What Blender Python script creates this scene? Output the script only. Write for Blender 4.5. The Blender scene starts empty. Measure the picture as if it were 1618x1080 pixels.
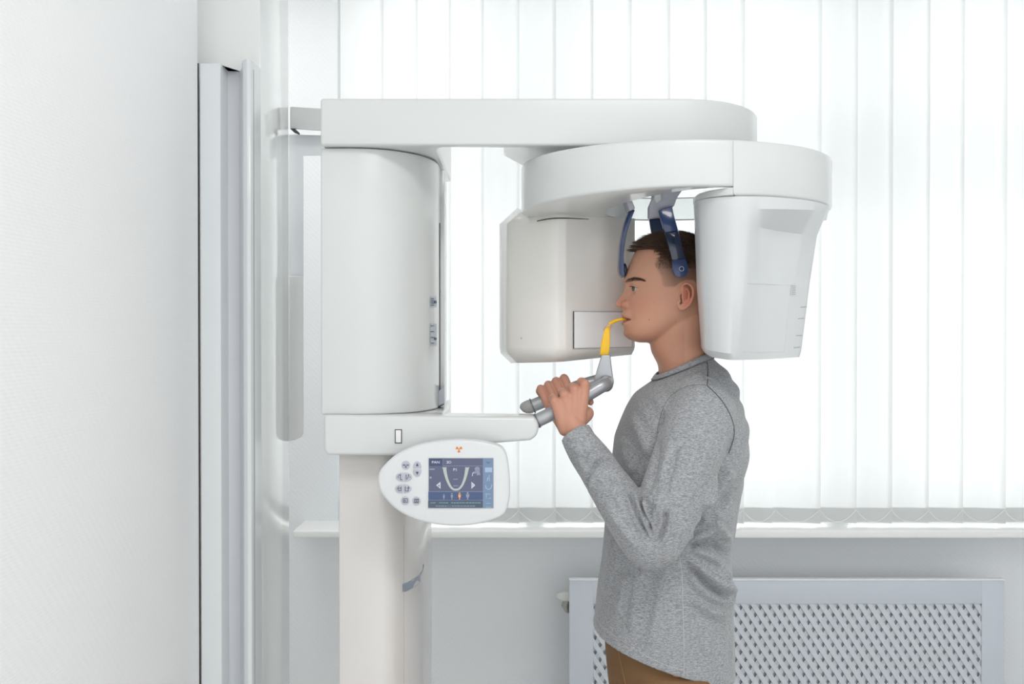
import bpy, bmesh, math, random
import numpy as np
from mathutils import Vector, Matrix
random.seed(4); RNG = np.random.default_rng(7)
SC = bpy.context.scene
COL = SC.collection
PI = math.pi

# ------------------------------------------------------------------ camera
F = 1617.0; PITCH = math.radians(0.53); CZ = 1.60
cam = bpy.data.cameras.new('camera'); cam.sensor_width = 36.0; cam.lens = 36.0 * F / 1618.0
cam.clip_start = 0.05
camo = bpy.data.objects.new('camera', cam); COL.objects.link(camo)
camo.location = (0, 0, CZ); camo.rotation_euler = (PI / 2 - PITCH, 0, 0)
SC.camera = camo
_s, _c = math.sin(PITCH), math.cos(PITCH)

def P(x, y, d):
    """world point on the plane Y = d seen in direction (x, y) of the photograph"""
    u = (x - 809.0) / F; v = -(y - 540.0) / F
    s = d / (v * _s + _c)
    return Vector((s * u, d, CZ + s * (v * _c - _s)))

# ------------------------------------------------------------------ materials
def lin(c):
    out = []
    for v in c[:3]:
        v = v / 255.0
        out.append(v / 12.92 if v <= 0.04045 else ((v + 0.055) / 1.055) ** 2.4)
    return (*out, 1.0)

def mat(name, col, rough=0.5, metal=0.0, coat=0.0, bump=None, trans=0.0, sss=0.0, spec=0.5, var=0.0):
    m = bpy.data.materials.new(name); m.use_nodes = True
    nt = m.node_tree; b = nt.nodes['Principled BSDF']
    b.inputs['Base Color'].default_value = lin(col)
    b.inputs['Roughness'].default_value = rough; b.inputs['Metallic'].default_value = metal
    b.inputs['Coat Weight'].default_value = coat; b.inputs['Coat Roughness'].default_value = 0.04
    b.inputs['Transmission Weight'].default_value = trans
    b.inputs['Specular IOR Level'].default_value = spec
    if sss:
        b.inputs['Subsurface Weight'].default_value = sss
        b.inputs['Subsurface Radius'].default_value = (0.012, 0.005, 0.003)
    tc = nt.nodes.new('ShaderNodeTexCoord')
    if var:
        n = nt.nodes.new('ShaderNodeTexNoise'); n.inputs['Scale'].default_value = 7.0
        n.inputs['Detail'].default_value = 4
        nt.links.new(tc.outputs['Object'], n.inputs['Vector'])
        r = nt.nodes.new('ShaderNodeValToRGB')
        c = lin(col); r.color_ramp.elements[0].position = .3; r.color_ramp.elements[1].position = .7
        r.color_ramp.elements[0].color = (*[k * (1 - var) for k in c[:3]], 1)
        r.color_ramp.elements[1].color = (*[min(1, k * (1 + var)) for k in c[:3]], 1)
        nt.links.new(n.outputs['Fac'], r.inputs['Fac']); nt.links.new(r.outputs['Color'], b.inputs['Base Color'])
    if bump:
        sc3, strength, dist = bump
        mp = nt.nodes.new('ShaderNodeMapping'); mp.inputs['Scale'].default_value = sc3
        n = nt.nodes.new('ShaderNodeTexNoise'); n.inputs['Scale'].default_value = 1.0; n.inputs['Detail'].default_value = 3
        bp = nt.nodes.new('ShaderNodeBump'); bp.inputs['Strength'].default_value = strength; bp.inputs['Distance'].default_value = dist
        nt.links.new(tc.outputs['Object'], mp.inputs['Vector']); nt.links.new(mp.outputs['Vector'], n.inputs['Vector'])
        nt.links.new(n.outputs['Fac'], bp.inputs['Height']); nt.links.new(bp.outputs['Normal'], b.inputs['Normal'])
    return m

M = {}
M['acrylic'] = mat('clear_acrylic', (250, 252, 252), .15, trans=.9)
M['white'] = mat('glossy_white_shell', (217, 220, 219), 0.28, coat=0.35, var=0.012)
M['warm_white'] = mat('warm_white_shell', (240, 237, 232), 0.28, coat=0.35, var=0.012)
M['post_white'] = mat('post_white_shell', (218, 214, 211), 0.24, coat=0.35, var=0.012)
M['tube_white'] = mat('tube_head_white', (213, 216, 218), 0.3, coat=0.3, var=0.01)
M['cool_white'] = mat('cool_white_cover', (220, 223, 224), 0.3, coat=0.3, var=0.01)
M['seam'] = mat('dark_seam', (60, 58, 58), 0.7)
M['seam_light'] = mat('grey_seam', (176, 178, 180), 0.6)
M['groove'] = mat('pale_groove', (214, 217, 221), 0.6)
M['bracket_grey'] = mat('grey_plastic', (178, 180, 190), 0.4, var=0.02)
M['silver'] = mat('silver_paint', (176, 178, 182), 0.33, metal=0.55, var=0.02)
M['silver_dark'] = mat('silver_ring', (120, 122, 126), 0.4, metal=0.5)
M['cap'] = mat('textured_cap', (172, 172, 172), 0.7, bump=((900, 900, 900), .5, .001))
M['grip_grey'] = mat('blue_grey_plastic', (150, 160, 174), 0.4)
M['yellow'] = mat('yellow_plastic', (250, 196, 8), 0.35, coat=.2, var=0.02)
M['clear'] = mat('clear_ring', (245, 225, 200), 0.1, trans=.4)
M['blue'] = mat('navy_plastic', (29, 52, 100), 0.22, coat=.6, var=0.05)
M['blue_glass'] = mat('navy_translucent', (14, 36, 70), 0.12, coat=.6, trans=.25)
M['plate'] = mat('brushed_plate', (250, 251, 253), 0.36, metal=0.0, bump=((6, 6, 900), .05, .0005))
M['btn'] = mat('button_grey', (186, 188, 200), 0.5)
M['icon'] = mat('icon_dark', (70, 72, 92), 0.6)
M['orange'] = mat('warning_orange', (220, 130, 20), 0.5)
M['sticker'] = mat('pale_sticker', (196, 204, 212), 0.5, bump=((10, 10, 10), .01, .001))
M['sticker_ink'] = mat('sticker_ink', (90, 100, 118), 0.6)
M['switch'] = mat('switch_white', (240, 238, 236), 0.3)
M['sill'] = mat('sill_white', (244, 245, 244), 0.3, coat=.2, var=.01)
M['cover'] = mat('cover_white', (206, 212, 221), 0.5, var=.012)
M['cover_edge'] = mat('cover_edge', (240, 243, 246), 0.45)
M['lattice'] = mat('lattice_white', (212, 217, 224), 0.5, var=.012)
M['rad'] = mat('radiator_enamel', (222, 225, 228), 0.35)
M['valve_white'] = mat('valve_white', (232, 232, 228), 0.35)
M['valve_metal'] = mat('nickel', (170, 168, 160), 0.3, metal=.9)
M['rail'] = mat('rail_white', (226, 230, 232), 0.3, coat=.2, var=.01)
M['rail_groove'] = mat('rail_channel', (218, 220, 225), 0.35, coat=.2, var=.01)
M['gap_shade'] = mat('dark_gap_shade', (62, 58, 56), 0.8)  # dark colour standing in for the shade inside a gap
M['gloss_panel'] = mat('gloss_panel', (238, 241, 240), 0.13, coat=.5)
M['pvc'] = mat('window_frame_pvc', (240, 240, 240), 0.35)
M['ceiling'] = mat('ceiling_white', (245, 245, 245), 0.8, var=.01)
M['floor'] = mat('floor_vinyl', (222, 221, 218), 0.4, var=.05)
M['eye_white'] = mat('eye_white', (186, 172, 165), 0.15)
M['iris'] = mat('iris_green', (84, 80, 68), 0.2)
M['pupil'] = mat('pupil', (14, 12, 12), 0.1)
M['trouser'] = mat('brown_cotton', (122, 90, 58), 0.85, bump=((500, 500, 500), .3, .001), var=.08)
M['stitch'] = mat('tan_stitching', (150, 116, 76), 0.8)
M['shoe'] = mat('dark_shoe', (60, 56, 54), 0.5)
M['sole'] = mat('white_sole', (225, 222, 215), 0.6)
M['lamp_body'] = mat('lamp_body', (240, 240, 240), 0.4)

def wall_mat(name, col, rough=.55, s=1.0):
    """painted woven-glass wallpaper: small crossing ridges"""
    m = mat(name, col, rough); nt = m.node_tree; b = nt.nodes['Principled BSDF']
    tc = nt.nodes.new('ShaderNodeTexCoord'); hs = []
    for direction, sc in (('Z', 55 * s), ('DIAGONAL', 30 * s)):
        w = nt.nodes.new('ShaderNodeTexWave'); w.wave_type = 'BANDS'; w.bands_direction = direction
        w.inputs['Scale'].default_value = sc; w.inputs['Distortion'].default_value = 1.2; w.inputs['Detail'].default_value = 2
        nt.links.new(tc.outputs['Object'], w.inputs['Vector']); hs.append(w)
    mx = nt.nodes.new('ShaderNodeMath'); mx.operation = 'ADD'
    nt.links.new(hs[0].outputs['Fac'], mx.inputs[0]); nt.links.new(hs[1].outputs['Fac'], mx.inputs[1])
    bp = nt.nodes.new('ShaderNodeBump'); bp.inputs['Strength'].default_value = .12; bp.inputs['Distance'].default_value = .002
    nt.links.new(mx.outputs[0], bp.inputs['Height']); nt.links.new(bp.outputs['Normal'], b.inputs['Normal'])
    return m
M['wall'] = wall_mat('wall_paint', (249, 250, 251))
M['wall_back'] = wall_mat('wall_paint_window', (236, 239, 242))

def cloth_mat():
    m = mat('grey_heather_jersey', (150, 152, 154), .95); nt = m.node_tree; b = nt.nodes['Principled BSDF']
    b.inputs['Specular IOR Level'].default_value = .15
    b.inputs['Sheen Weight'].default_value = .25
    tc = nt.nodes.new('ShaderNodeTexCoord')
    def noise(scale, detail):
        mp = nt.nodes.new('ShaderNodeMapping'); mp.inputs['Scale'].default_value = scale
        n = nt.nodes.new('ShaderNodeTexNoise'); n.inputs['Scale'].default_value = 1; n.inputs['Detail'].default_value = detail
        nt.links.new(tc.outputs['Object'], mp.inputs['Vector']); nt.links.new(mp.outputs['Vector'], n.inputs['Vector']); return n
    a = noise((150, 150, 620), 3); c = noise((420, 420, 1300), 2)
    add = nt.nodes.new('ShaderNodeMath'); add.operation = 'ADD'
    nt.links.new(a.outputs['Fac'], add.inputs[0]); nt.links.new(c.outputs['Fac'], add.inputs[1])
    r = nt.nodes.new('ShaderNodeValToRGB'); e = r.color_ramp.elements
    e[0].position = .36; e[0].color = lin((116, 119, 124)); e[1].position = .66; e[1].color = lin((188, 189, 191))
    k = e.new(.5); k.color = lin((154, 156, 159))
    hf = nt.nodes.new('ShaderNodeMath'); hf.operation = 'MULTIPLY'; hf.inputs[1].default_value = .5
    nt.links.new(add.outputs[0], hf.inputs[0]); nt.links.new(hf.outputs[0], r.inputs['Fac'])
    nt.links.new(r.outputs['Color'], b.inputs['Base Color'])
    bp = nt.nodes.new('ShaderNodeBump'); bp.inputs['Strength'].default_value = .25; bp.inputs['Distance'].default_value = .001
    nt.links.new(hf.outputs[0], bp.inputs['Height']); nt.links.new(bp.outputs['Normal'], b.inputs['Normal'])
    return m
M['shirt'] = cloth_mat()
M['shirt_dark'] = mat('dark_seam_thread', (84, 86, 90), .95)
M['shirt_light'] = mat('light_seam_thread', (190, 191, 193), .95)
M['shirt_seam'] = mat('grey_seam_thread', (120, 122, 126), .95)

def skin_mat():
    m = mat('skin', (205, 155, 130), .48, sss=.12, spec=.4); nt = m.node_tree; b = nt.nodes['Principled BSDF']
    at = nt.nodes.new('ShaderNodeAttribute'); at.attribute_name = 'tone'
    nt.links.new(at.outputs['Color'], b.inputs['Base Color'])
    tc = nt.nodes.new('ShaderNodeTexCoord')
    n = nt.nodes.new('ShaderNodeTexNoise'); n.inputs['Scale'].default_value = 420; n.inputs['Detail'].default_value = 3
    nt.links.new(tc.outputs['Object'], n.inputs['Vector'])
    bp = nt.nodes.new('ShaderNodeBump'); bp.inputs['Strength'].default_value = .12; bp.inputs['Distance'].default_value = .001
    nt.links.new(n.outputs['Fac'], bp.inputs['Height']); nt.links.new(bp.outputs['Normal'], b.inputs['Normal'])
    return m
M['skin'] = skin_mat()

def hair_mat():
    m = mat('brown_hair', (62, 46, 36), .5, spec=.4); nt = m.node_tree; b = nt.nodes['Principled BSDF']
    at = nt.nodes.new('ShaderNodeAttribute'); at.attribute_name = 'tone'
    nt.links.new(at.outputs['Color'], b.inputs['Base Color']); return m
M['hair'] = hair_mat()

def blind_mat():
    m = bpy.data.materials.new('blind_fabric'); m.use_nodes = True; nt = m.node_tree
    nt.nodes.remove(nt.nodes['Principled BSDF']); out = nt.nodes['Material Output']
    d = nt.nodes.new('ShaderNodeBsdfDiffuse'); d.inputs['Color'].default_value = (.90, .905, .90, 1)
    t = nt.nodes.new('ShaderNodeBsdfTranslucent'); t.inputs['Color'].default_value = (.93, .945, .94, 1)
    mx = nt.nodes.new('ShaderNodeMixShader'); mx.inputs['Fac'].default_value = .5
    tc = nt.nodes.new('ShaderNodeTexCoord'); mp = nt.nodes.new('ShaderNodeMapping'); mp.inputs['Scale'].default_value = (220, 220, 6)
    n = nt.nodes.new('ShaderNodeTexNoise'); n.inputs['Scale'].default_value = 1; n.inputs['Detail'].default_value = 2
    mr = nt.nodes.new('ShaderNodeMapRange'); mr.inputs['To Min'].default_value = .46; mr.inputs['To Max'].default_value = .56
    nt.links.new(tc.outputs['Object'], mp.inputs['Vector']); nt.links.new(mp.outputs['Vector'], n.inputs['Vector'])
    nt.links.new(n.outputs['Fac'], mr.inputs['Value']); nt.links.new(mr.outputs['Result'], mx.inputs['Fac'])
    nt.links.new(d.outputs[0], mx.inputs[1]); nt.links.new(t.outputs[0], mx.inputs[2]); nt.links.new(mx.outputs[0], out.inputs['Surface'])
    return m
M['blind'] = blind_mat()
M['weight'] = mat('blind_weight', (226, 229, 228), .6)

def pane_mat():
    m = bpy.data.materials.new('window_glass'); m.use_nodes = True; nt = m.node_tree
    nt.nodes.remove(nt.nodes['Principled BSDF']); out = nt.nodes['Material Output']
    t = nt.nodes.new('ShaderNodeBsdfTransparent'); t.inputs['Color'].default_value = (.97, .98, .98, 1)
    g = nt.nodes.new('ShaderNodeBsdfGlossy'); g.inputs['Roughness'].default_value = .02
    fr = nt.nodes.new('ShaderNodeFresnel'); mx = nt.nodes.new('ShaderNodeMixShader')
    nt.links.new(fr.outputs[0], mx.inputs['Fac']); nt.links.new(t.outputs[0], mx.inputs[1]); nt.links.new(g.outputs[0], mx.inputs[2])
    nt.links.new(mx.outputs[0], out.inputs['Surface']); return m
M['pane'] = pane_mat()

def screen_mat(name, col, e=1.0):
    m = mat(name, col, .25); b = m.node_tree.nodes['Principled BSDF']
    b.inputs['Base Color'].default_value = (.02, .02, .025, 1)
    b.inputs['Emission Color'].default_value = lin(col); b.inputs['Emission Strength'].default_value = e
    return m
SCR = {k: screen_mat('screen_' + k, c, .95) for k, c in dict(
    base=(84, 90, 118), tab=(50, 66, 104), bar=(58, 80, 122), foot=(66, 78, 100), side=(112, 138, 168), line=(140, 150, 176),
    jaw=(186, 194, 188), white=(206, 212, 222), dim=(140, 148, 170), orange=(238, 172, 96), teal=(110, 150, 156), sidelite=(160, 188, 212), sidedark=(84, 110, 140)).items()}

# ------------------------------------------------------------------ mesh helpers
def link(name, me, parent=None):
    o = bpy.data.objects.new(name, me); COL.objects.link(o)
    if parent is not None: o.parent = parent
    return o

def tag(o, label=None, cat=None, group=None, kind=None):
    if label: o['label'] = label
    if cat: o['category'] = cat
    if group: o['group'] = group
    if kind: o['kind'] = kind
    return o

def thing(name, label, cat, group=None):
    return tag(link(name, None), label, cat, group)

def shade(me, angle=35):
    me.polygons.foreach_set('use_smooth', [True] * len(me.polygons))
    me.set_sharp_from_angle(angle=math.radians(angle))

def obj(name, vf, m, parent=None, angle=35):
    """verts+faces (or a bmesh) -> ONE mesh object"""
    me = bpy.data.meshes.new(name)
    if isinstance(vf, bmesh.types.BMesh):
        bmesh.ops.recalc_face_normals(vf, faces=vf.faces)
        vf.to_mesh(me); vf.free()
    else:
        bm = bmesh.new()
        vs = [bm.verts.new(v) for v in vf[0]]
        for f in vf[1]:
            try: bm.faces.new([vs[i] for i in f])
            except ValueError: pass
        bmesh.ops.recalc_face_normals(bm, faces=bm.faces)
        bm.to_mesh(me); bm.free()
    for k in (m if isinstance(m, (list, tuple)) else [m]): me.materials.append(k)
    shade(me, angle)
    return link(name, me, parent)

def bevel(bm, w, seg=3, ang=25):
    if w <= 0: return bm
    bm.normal_update()
    bmesh.ops.remove_doubles(bm, verts=bm.verts, dist=1e-6)
    ed = [e for e in bm.edges if len(e.link_faces) == 2 and e.calc_face_angle(0) > math.radians(ang)]
    bmesh.ops.bevel(bm, geom=ed, offset=w, segments=seg, affect='EDGES', profile=.5, clamp_overlap=True)
    return bm

def bbox_bm(x0, x1, y0, y1, z0, z1, w=0.0, seg=2, bm=None):
    b = bmesh.new()
    r = bmesh.ops.create_cube(b, size=1)
    for v in r['verts']:
        v.co = Vector(((x0 + x1) / 2 + v.co.x * (x1 - x0), (y0 + y1) / 2 + v.co.y * (y1 - y0), (z0 + z1) / 2 + v.co.z * (z1 - z0)))
    bevel(b, w, seg)
    if bm is None: return b
    return merge(bm, b)

def merge(bm, b):
    me = bpy.data.meshes.new('t'); b.to_mesh(me); b.free(); bm.from_mesh(me); bpy.data.meshes.remove(me); return bm

def prism(front, back, w=0.0, seg=3, ang=25):
    """closed outline (3-D points) to a matching back outline, capped and bevelled"""
    bm = bmesh.new(); n = len(front)
    a = [bm.verts.new(p) for p in front]; b = [bm.verts.new(p) for p in back]
    bm.faces.new(a); bm.faces.new(list(reversed(b)))
    for i in range(n):
        j = (i + 1) % n
        bm.faces.new((a[i], b[i], b[j], a[j]))
    bmesh.ops.recalc_face_normals(bm, faces=bm.faces)
    return bevel(bm, w, seg, ang)

def plan(pts, z0, z1, w=0.0, seg=3, ang=25):
    return prism([Vector((x, y, z0)) for x, y in pts], [Vector((x, y, z1)) for x, y in pts], w, seg, ang)

def catmull(pts, n=8, closed=False):
    pts = [np.array(p, float) for p in pts]; out = []; N = len(pts)
    rng = range(N) if closed else range(N - 1)
    for i in rng:
        if closed: a, b, c, d = pts[i - 1], pts[i], pts[(i + 1) % N], pts[(i + 2) % N]
        else: a, b, c, d = pts[max(i - 1, 0)], pts[i], pts[i + 1], pts[min(i + 2, N - 1)]
        for k in range(n):
            t = k / n
            out.append(.5 * (2 * b + (c - a) * t + (2 * a - 5 * b + 4 * c - d) * t * t + (3 * b - a - 3 * c + d) * t ** 3))
    if not closed: out.append(pts[-1])
    return out

def loft(rings, cap=True):
    """rings: list of equal-length closed loops -> verts, faces"""
    n = len(rings[0]); V = [tuple(p) for r in rings for p in r]; Fc = []
    for k in range(len(rings) - 1):
        for i in range(n):
            j = (i + 1) % n
            Fc.append((k * n + i, k * n + j, (k + 1) * n + j, (k + 1) * n + i))
    if cap:
        Fc.append(tuple(range(n))[::-1]); Fc.append(tuple((len(rings) - 1) * n + i for i in range(n)))
    return V, Fc

def join_vf(*parts):
    V, Fc = [], []
    for v, f in parts:
        o = len(V); V += [tuple(p) for p in v]; Fc += [tuple(i + o for i in q) for q in f]
    return V, Fc

def tube(pts, rad, n=16, round_ends=True, flat=None):
    """swept circle through points with a radius per point; flat=(axis, ratio) squashes it along a world axis"""
    pts = [np.array(p, float) for p in pts]
    rad = [rad] * len(pts) if np.isscalar(rad) else list(rad)
    tang = []
    for i in range(len(pts)):
        t = pts[min(i + 1, len(pts) - 1)] - pts[max(i - 1, 0)]; tang.append(t / (np.linalg.norm(t) + 1e-12))
    ref = np.array([0, 1, 0.]) if abs(tang[0][1]) < .9 else np.array([1., 0, 0])
    u = np.cross(tang[0], ref); u /= np.linalg.norm(u); rings = []
    def ring(c, u, v, r):
        R = []
        for k in range(n):
            a = 2 * PI * k / n; o = r * (math.cos(a) * u + math.sin(a) * v)
            if flat is not None:
                ax = np.array(flat[0], float); o = o + ax * (np.dot(o, ax) * (flat[1] - 1))
            R.append(c + o)
        return R
    seq = []
    if round_ends:
        for th in (80, 55, 28): seq.append((pts[0] - tang[0] * rad[0] * math.sin(math.radians(th)), tang[0], rad[0] * math.cos(math.radians(th))))
    for i in range(len(pts)): seq.append((pts[i], tang[i], rad[i]))
    if round_ends:
        for th in (28, 55, 80): seq.append((pts[-1] + tang[-1] * rad[-1] * math.sin(math.radians(th)), tang[-1], rad[-1] * math.cos(math.radians(th))))
    for c, t, r in seq:
        u = u - t * np.dot(u, t); u /= np.linalg.norm(u); v = np.cross(t, u)
        rings.append(ring(c, u, v, r))
    return loft(rings)

def stube(ctrl, n=16, sub=6, **k):
    """smooth tube: ctrl = [(point, radius)]"""
    q = catmull([(*p, r) for p, r in ctrl], sub)
    return tube([p[:3] for p in q], [p[3] for p in q], n, **k)

def ellipsoid(c, r, n=20, rot=None):
    V, Fc = [], []; m = n // 2
    rings = []
    for i in range(1, m):
        th = PI * i / m
        rings.append([(math.sin(th) * math.cos(2 * PI * k / n), math.sin(th) * math.sin(2 * PI * k / n), math.cos(th)) for k in range(n)])
    V, Fc = loft(rings, True)
    out = []
    for p in V:
        q = Vector((p[0] * r[0], p[1] * r[1], p[2] * r[2]))
        if rot is not None: q = rot @ q
        out.append(tuple(Vector(c) + q))
    return out, Fc

def remesh(vf, voxel, smooth=2):
    """union of closed shells into one continuous surface; returns numpy verts and faces"""
    me = bpy.data.meshes.new('tmp'); me.from_pydata([tuple(map(float, p)) for p in vf[0]], [], [tuple(f) for f in vf[1]])
    bm = bmesh.new(); bm.from_mesh(me); bmesh.ops.recalc_face_normals(bm, faces=bm.faces); bm.to_mesh(me); bm.free()
    o = bpy.data.objects.new('tmp', me); COL.objects.link(o)
    md = o.modifiers.new('r', 'REMESH'); md.mode = 'VOXEL'; md.voxel_size = voxel; md.adaptivity = 0
    dg = bpy.context.evaluated_depsgraph_get()
    m2 = bpy.data.meshes.new_from_object(o.evaluated_get(dg))
    n = len(m2.vertices); V = np.empty(n * 3); m2.vertices.foreach_get('co', V); V = V.reshape(-1, 3)
    Fc = np.array([tuple(p.vertices) for p in m2.polygons])
    E = np.empty(len(m2.edges) * 2, dtype=np.int64); m2.edges.foreach_get('vertices', E); E = E.reshape(-1, 2)
    bpy.data.objects.remove(o); bpy.data.meshes.remove(me); bpy.data.meshes.remove(m2)
    V = smooth_np(V, E, smooth)
    return V, Fc, E

def smooth_np(V, E, it, lam=.5, w=None):
    n = len(V); deg = np.bincount(E.ravel(), minlength=n).astype(float)[:, None]
    for _ in range(it):
        S = np.zeros_like(V)
        for k in range(3):
            S[:, k] = np.bincount(E[:, 0], V[E[:, 1], k], n) + np.bincount(E[:, 1], V[E[:, 0], k], n)
        D = S / np.maximum(deg, 1) - V
        V = V + D * (lam if w is None else lam * w[:, None])
    return V

def normals_np(V, Fc):
    N = np.zeros_like(V); f = Fc
    fn = np.cross(V[f[:, 2]] - V[f[:, 0]], V[f[:, 3]] - V[f[:, 1]])
    for k in range(4): np.add.at(N, f[:, k], fn)
    return N / (np.linalg.norm(N, axis=1)[:, None] + 1e-12)

def np_obj(name, V, Fc, m, parent=None, tone=None, fmat=None):
    me = bpy.data.meshes.new(name)
    me.from_pydata(V.tolist() if hasattr(V, 'tolist') else V, [], Fc.tolist() if hasattr(Fc, 'tolist') else Fc)
    for k in (m if isinstance(m, (list, tuple)) else [m]): me.materials.append(k)
    me.polygons.foreach_set('use_smooth', [True] * len(me.polygons))
    if fmat is not None: me.polygons.foreach_set('material_index', fmat)
    if tone is not None:
        a = me.color_attributes.new('tone', 'FLOAT_COLOR', 'POINT')
        a.data.foreach_set('color', np.hstack([tone, np.ones((len(tone), 1))]).ravel().astype(np.float32))
    return link(name, me, parent)

def text_mesh(name, body, x, y, d, h, m, parent, align='LEFT', sx=1.0, off=0.0):
    cu = bpy.data.curves.new('t', 'FONT'); cu.body = body; cu.size = 1.0; cu.align_x = align; cu.offset = off
    o = bpy.data.objects.new('t', cu); COL.objects.link(o)
    me = bpy.data.meshes.new_from_object(o.evaluated_get(bpy.context.evaluated_depsgraph_get()))
    bpy.data.objects.remove(o); bpy.data.curves.remove(cu)
    p = P(x, y, d); k = h * d / F / .70
    for v in me.vertices: v.co = Vector((p.x + v.co.x * k * sx, d, p.z + v.co.y * k))
    me.materials.clear(); me.materials.append(m)
    return link(name, me, parent)
# ------------------------------------------------------------------ room
def pxd(x, d): return (x - 809.0) / F * d
ZC = 3.12; YB = 3.95; YF = -2.2; XR = 2.9; XL = -2.3; XW = -0.70
def struct(name, bm, m): return tag(obj(name, bm, m), kind='structure')

struct('floor', bbox_bm(XL - .1, XR + .1, YF, YB + .3, -.12, 0), M['floor'])
struct('ceiling', bbox_bm(XL - .1, XR + .1, YF, YB + .3, ZC, ZC + .12), M['ceiling'])
struct('wall_right', bbox_bm(XR, XR + .1, YF, YB, 0, ZC), M['wall'])
struct('wall_far_left', bbox_bm(XL - .1, XL, YF, YB, 0, ZC), M['wall'])
struct('wall_left', bbox_bm(XW - .16, XW, YF, 2.283, 0, ZC), M['wall'])
WX0, WX1, WZ0, WZ1 = pxd(534, YB), 2.55, .846, 3.02
bm = bbox_bm(XL, WX0, YB, YB + .3, 0, ZC)
bbox_bm(WX1, XR, YB, YB + .3, 0, ZC, bm=bm); bbox_bm(WX0, WX1, YB, YB + .3, 0, WZ0, bm=bm); bbox_bm(WX0, WX1, YB, YB + .3, WZ1, ZC, bm=bm)
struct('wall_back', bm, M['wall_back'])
# window behind the blind
ob = bbox_bm(WX0, WX1, 4.10, 4.17, WZ0, WZ0 + .085, .006)
posts = [WX0 + .035, pxd(842, 4.1), pxd(1330, 4.1), WX1 - .035]
for x in posts: bbox_bm(x - .035, x + .035, 4.10, 4.17, WZ0, WZ1, .006, bm=ob)
ztr = P(900, 268, 4.1).z
bbox_bm(WX0, WX1, 4.10, 4.17, WZ1 - .07, WZ1, .006, bm=ob); bbox_bm(WX0, WX1, 4.10, 4.17, ztr - .035, ztr + .035, .006, bm=ob)
win = struct('window_1', ob, M['pvc'])
obj('window_pane', bbox_bm(WX0 + .02, WX1 - .02, 4.13, 4.134, WZ0 + .05, WZ1 - .04), M['pane'], win)
zs = P(900, 838, 3.75).z; zs2 = P(900, 850, 3.75).z
struct('trim_1', bbox_bm(pxd(462, 3.75), WX1 + .1, 3.75, 4.10, zs2, zs, .006, 3), M['sill'])

# partition end: vertical rail and glossy panel
XP = pxd(404, 2.31)
zr = P(330, 100, 2.285).z
rail = thing('guide_rail', 'tall white ribbed vertical rail on the left wall with a grey channel down its middle', 'rail')
A = [(317.5, 2.285), (349, 2.285), (352, 2.295), (354, 2.30)]
B = [(354, 2.301), (358, 2.335), (379, 2.338), (383, 2.31)]
Cc = [(383, 2.309), (385, 2.278), (391, 2.270), (397, 2.272), (400, 2.283), (401, 2.292), (402.5, 2.296), (402.8, 2.30)]
def rp(L, tail): return [(pxd(x, d), d) for x, d in L] + tail
yb = 2.358
obj('face_strip', plan(rp(A, [(pxd(354, 2.30), yb), (XW + .003, yb), (XW + .003, 2.287)]), 0, zr, .0015, 2), M['rail'], rail)
obj('channel', plan(rp(B, [(pxd(383, 2.31), yb), (pxd(354, 2.30), yb)]), 0, zr - .004, .0008, 2), M['rail_groove'], rail)
obj('ridge', plan(rp(Cc, [(pxd(402.8, 2.30), yb), (pxd(383, 2.31), yb)]), 0, zr + .006, .001, 2), M['rail'], rail)
obj('edge_strip', plan([(pxd(401.2, 2.2925), 2.2905), (pxd(402.4, 2.295), 2.294), (pxd(402.2, 2.30), 2.3), (pxd(401, 2.30), 2.3)], 0, zr - .012), M['seam_light'], rail)
obj('gap_shade', bbox_bm(XW - .05, XW + .0022, 2.2835, 2.2865, 0, zr), M['gap_shade'], rail)  # dark strip painted in for the shade of the gap between wall and rail
struct('wall_left_end', bbox_bm(XW - .16, XP, 2.36, 2.655, 0, ZC, .003, 2), M['gloss_panel'])

# ------------------------------------------------------------------ x-ray machine
mc = thing('dental_x_ray_machine', 'white panoramic dental x-ray machine with overhead arm standing around the man in grey', 'x-ray machine')
mc.location = (0, 0, 0)
def ell(x0, d0, x1, d1, n=14):
    return [(x0 + (x1 - x0) * math.sin(t), d1 - (d1 - d0) * math.cos(t)) for t in [PI / 2 * k / n for k in range(n + 1)]]

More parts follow.
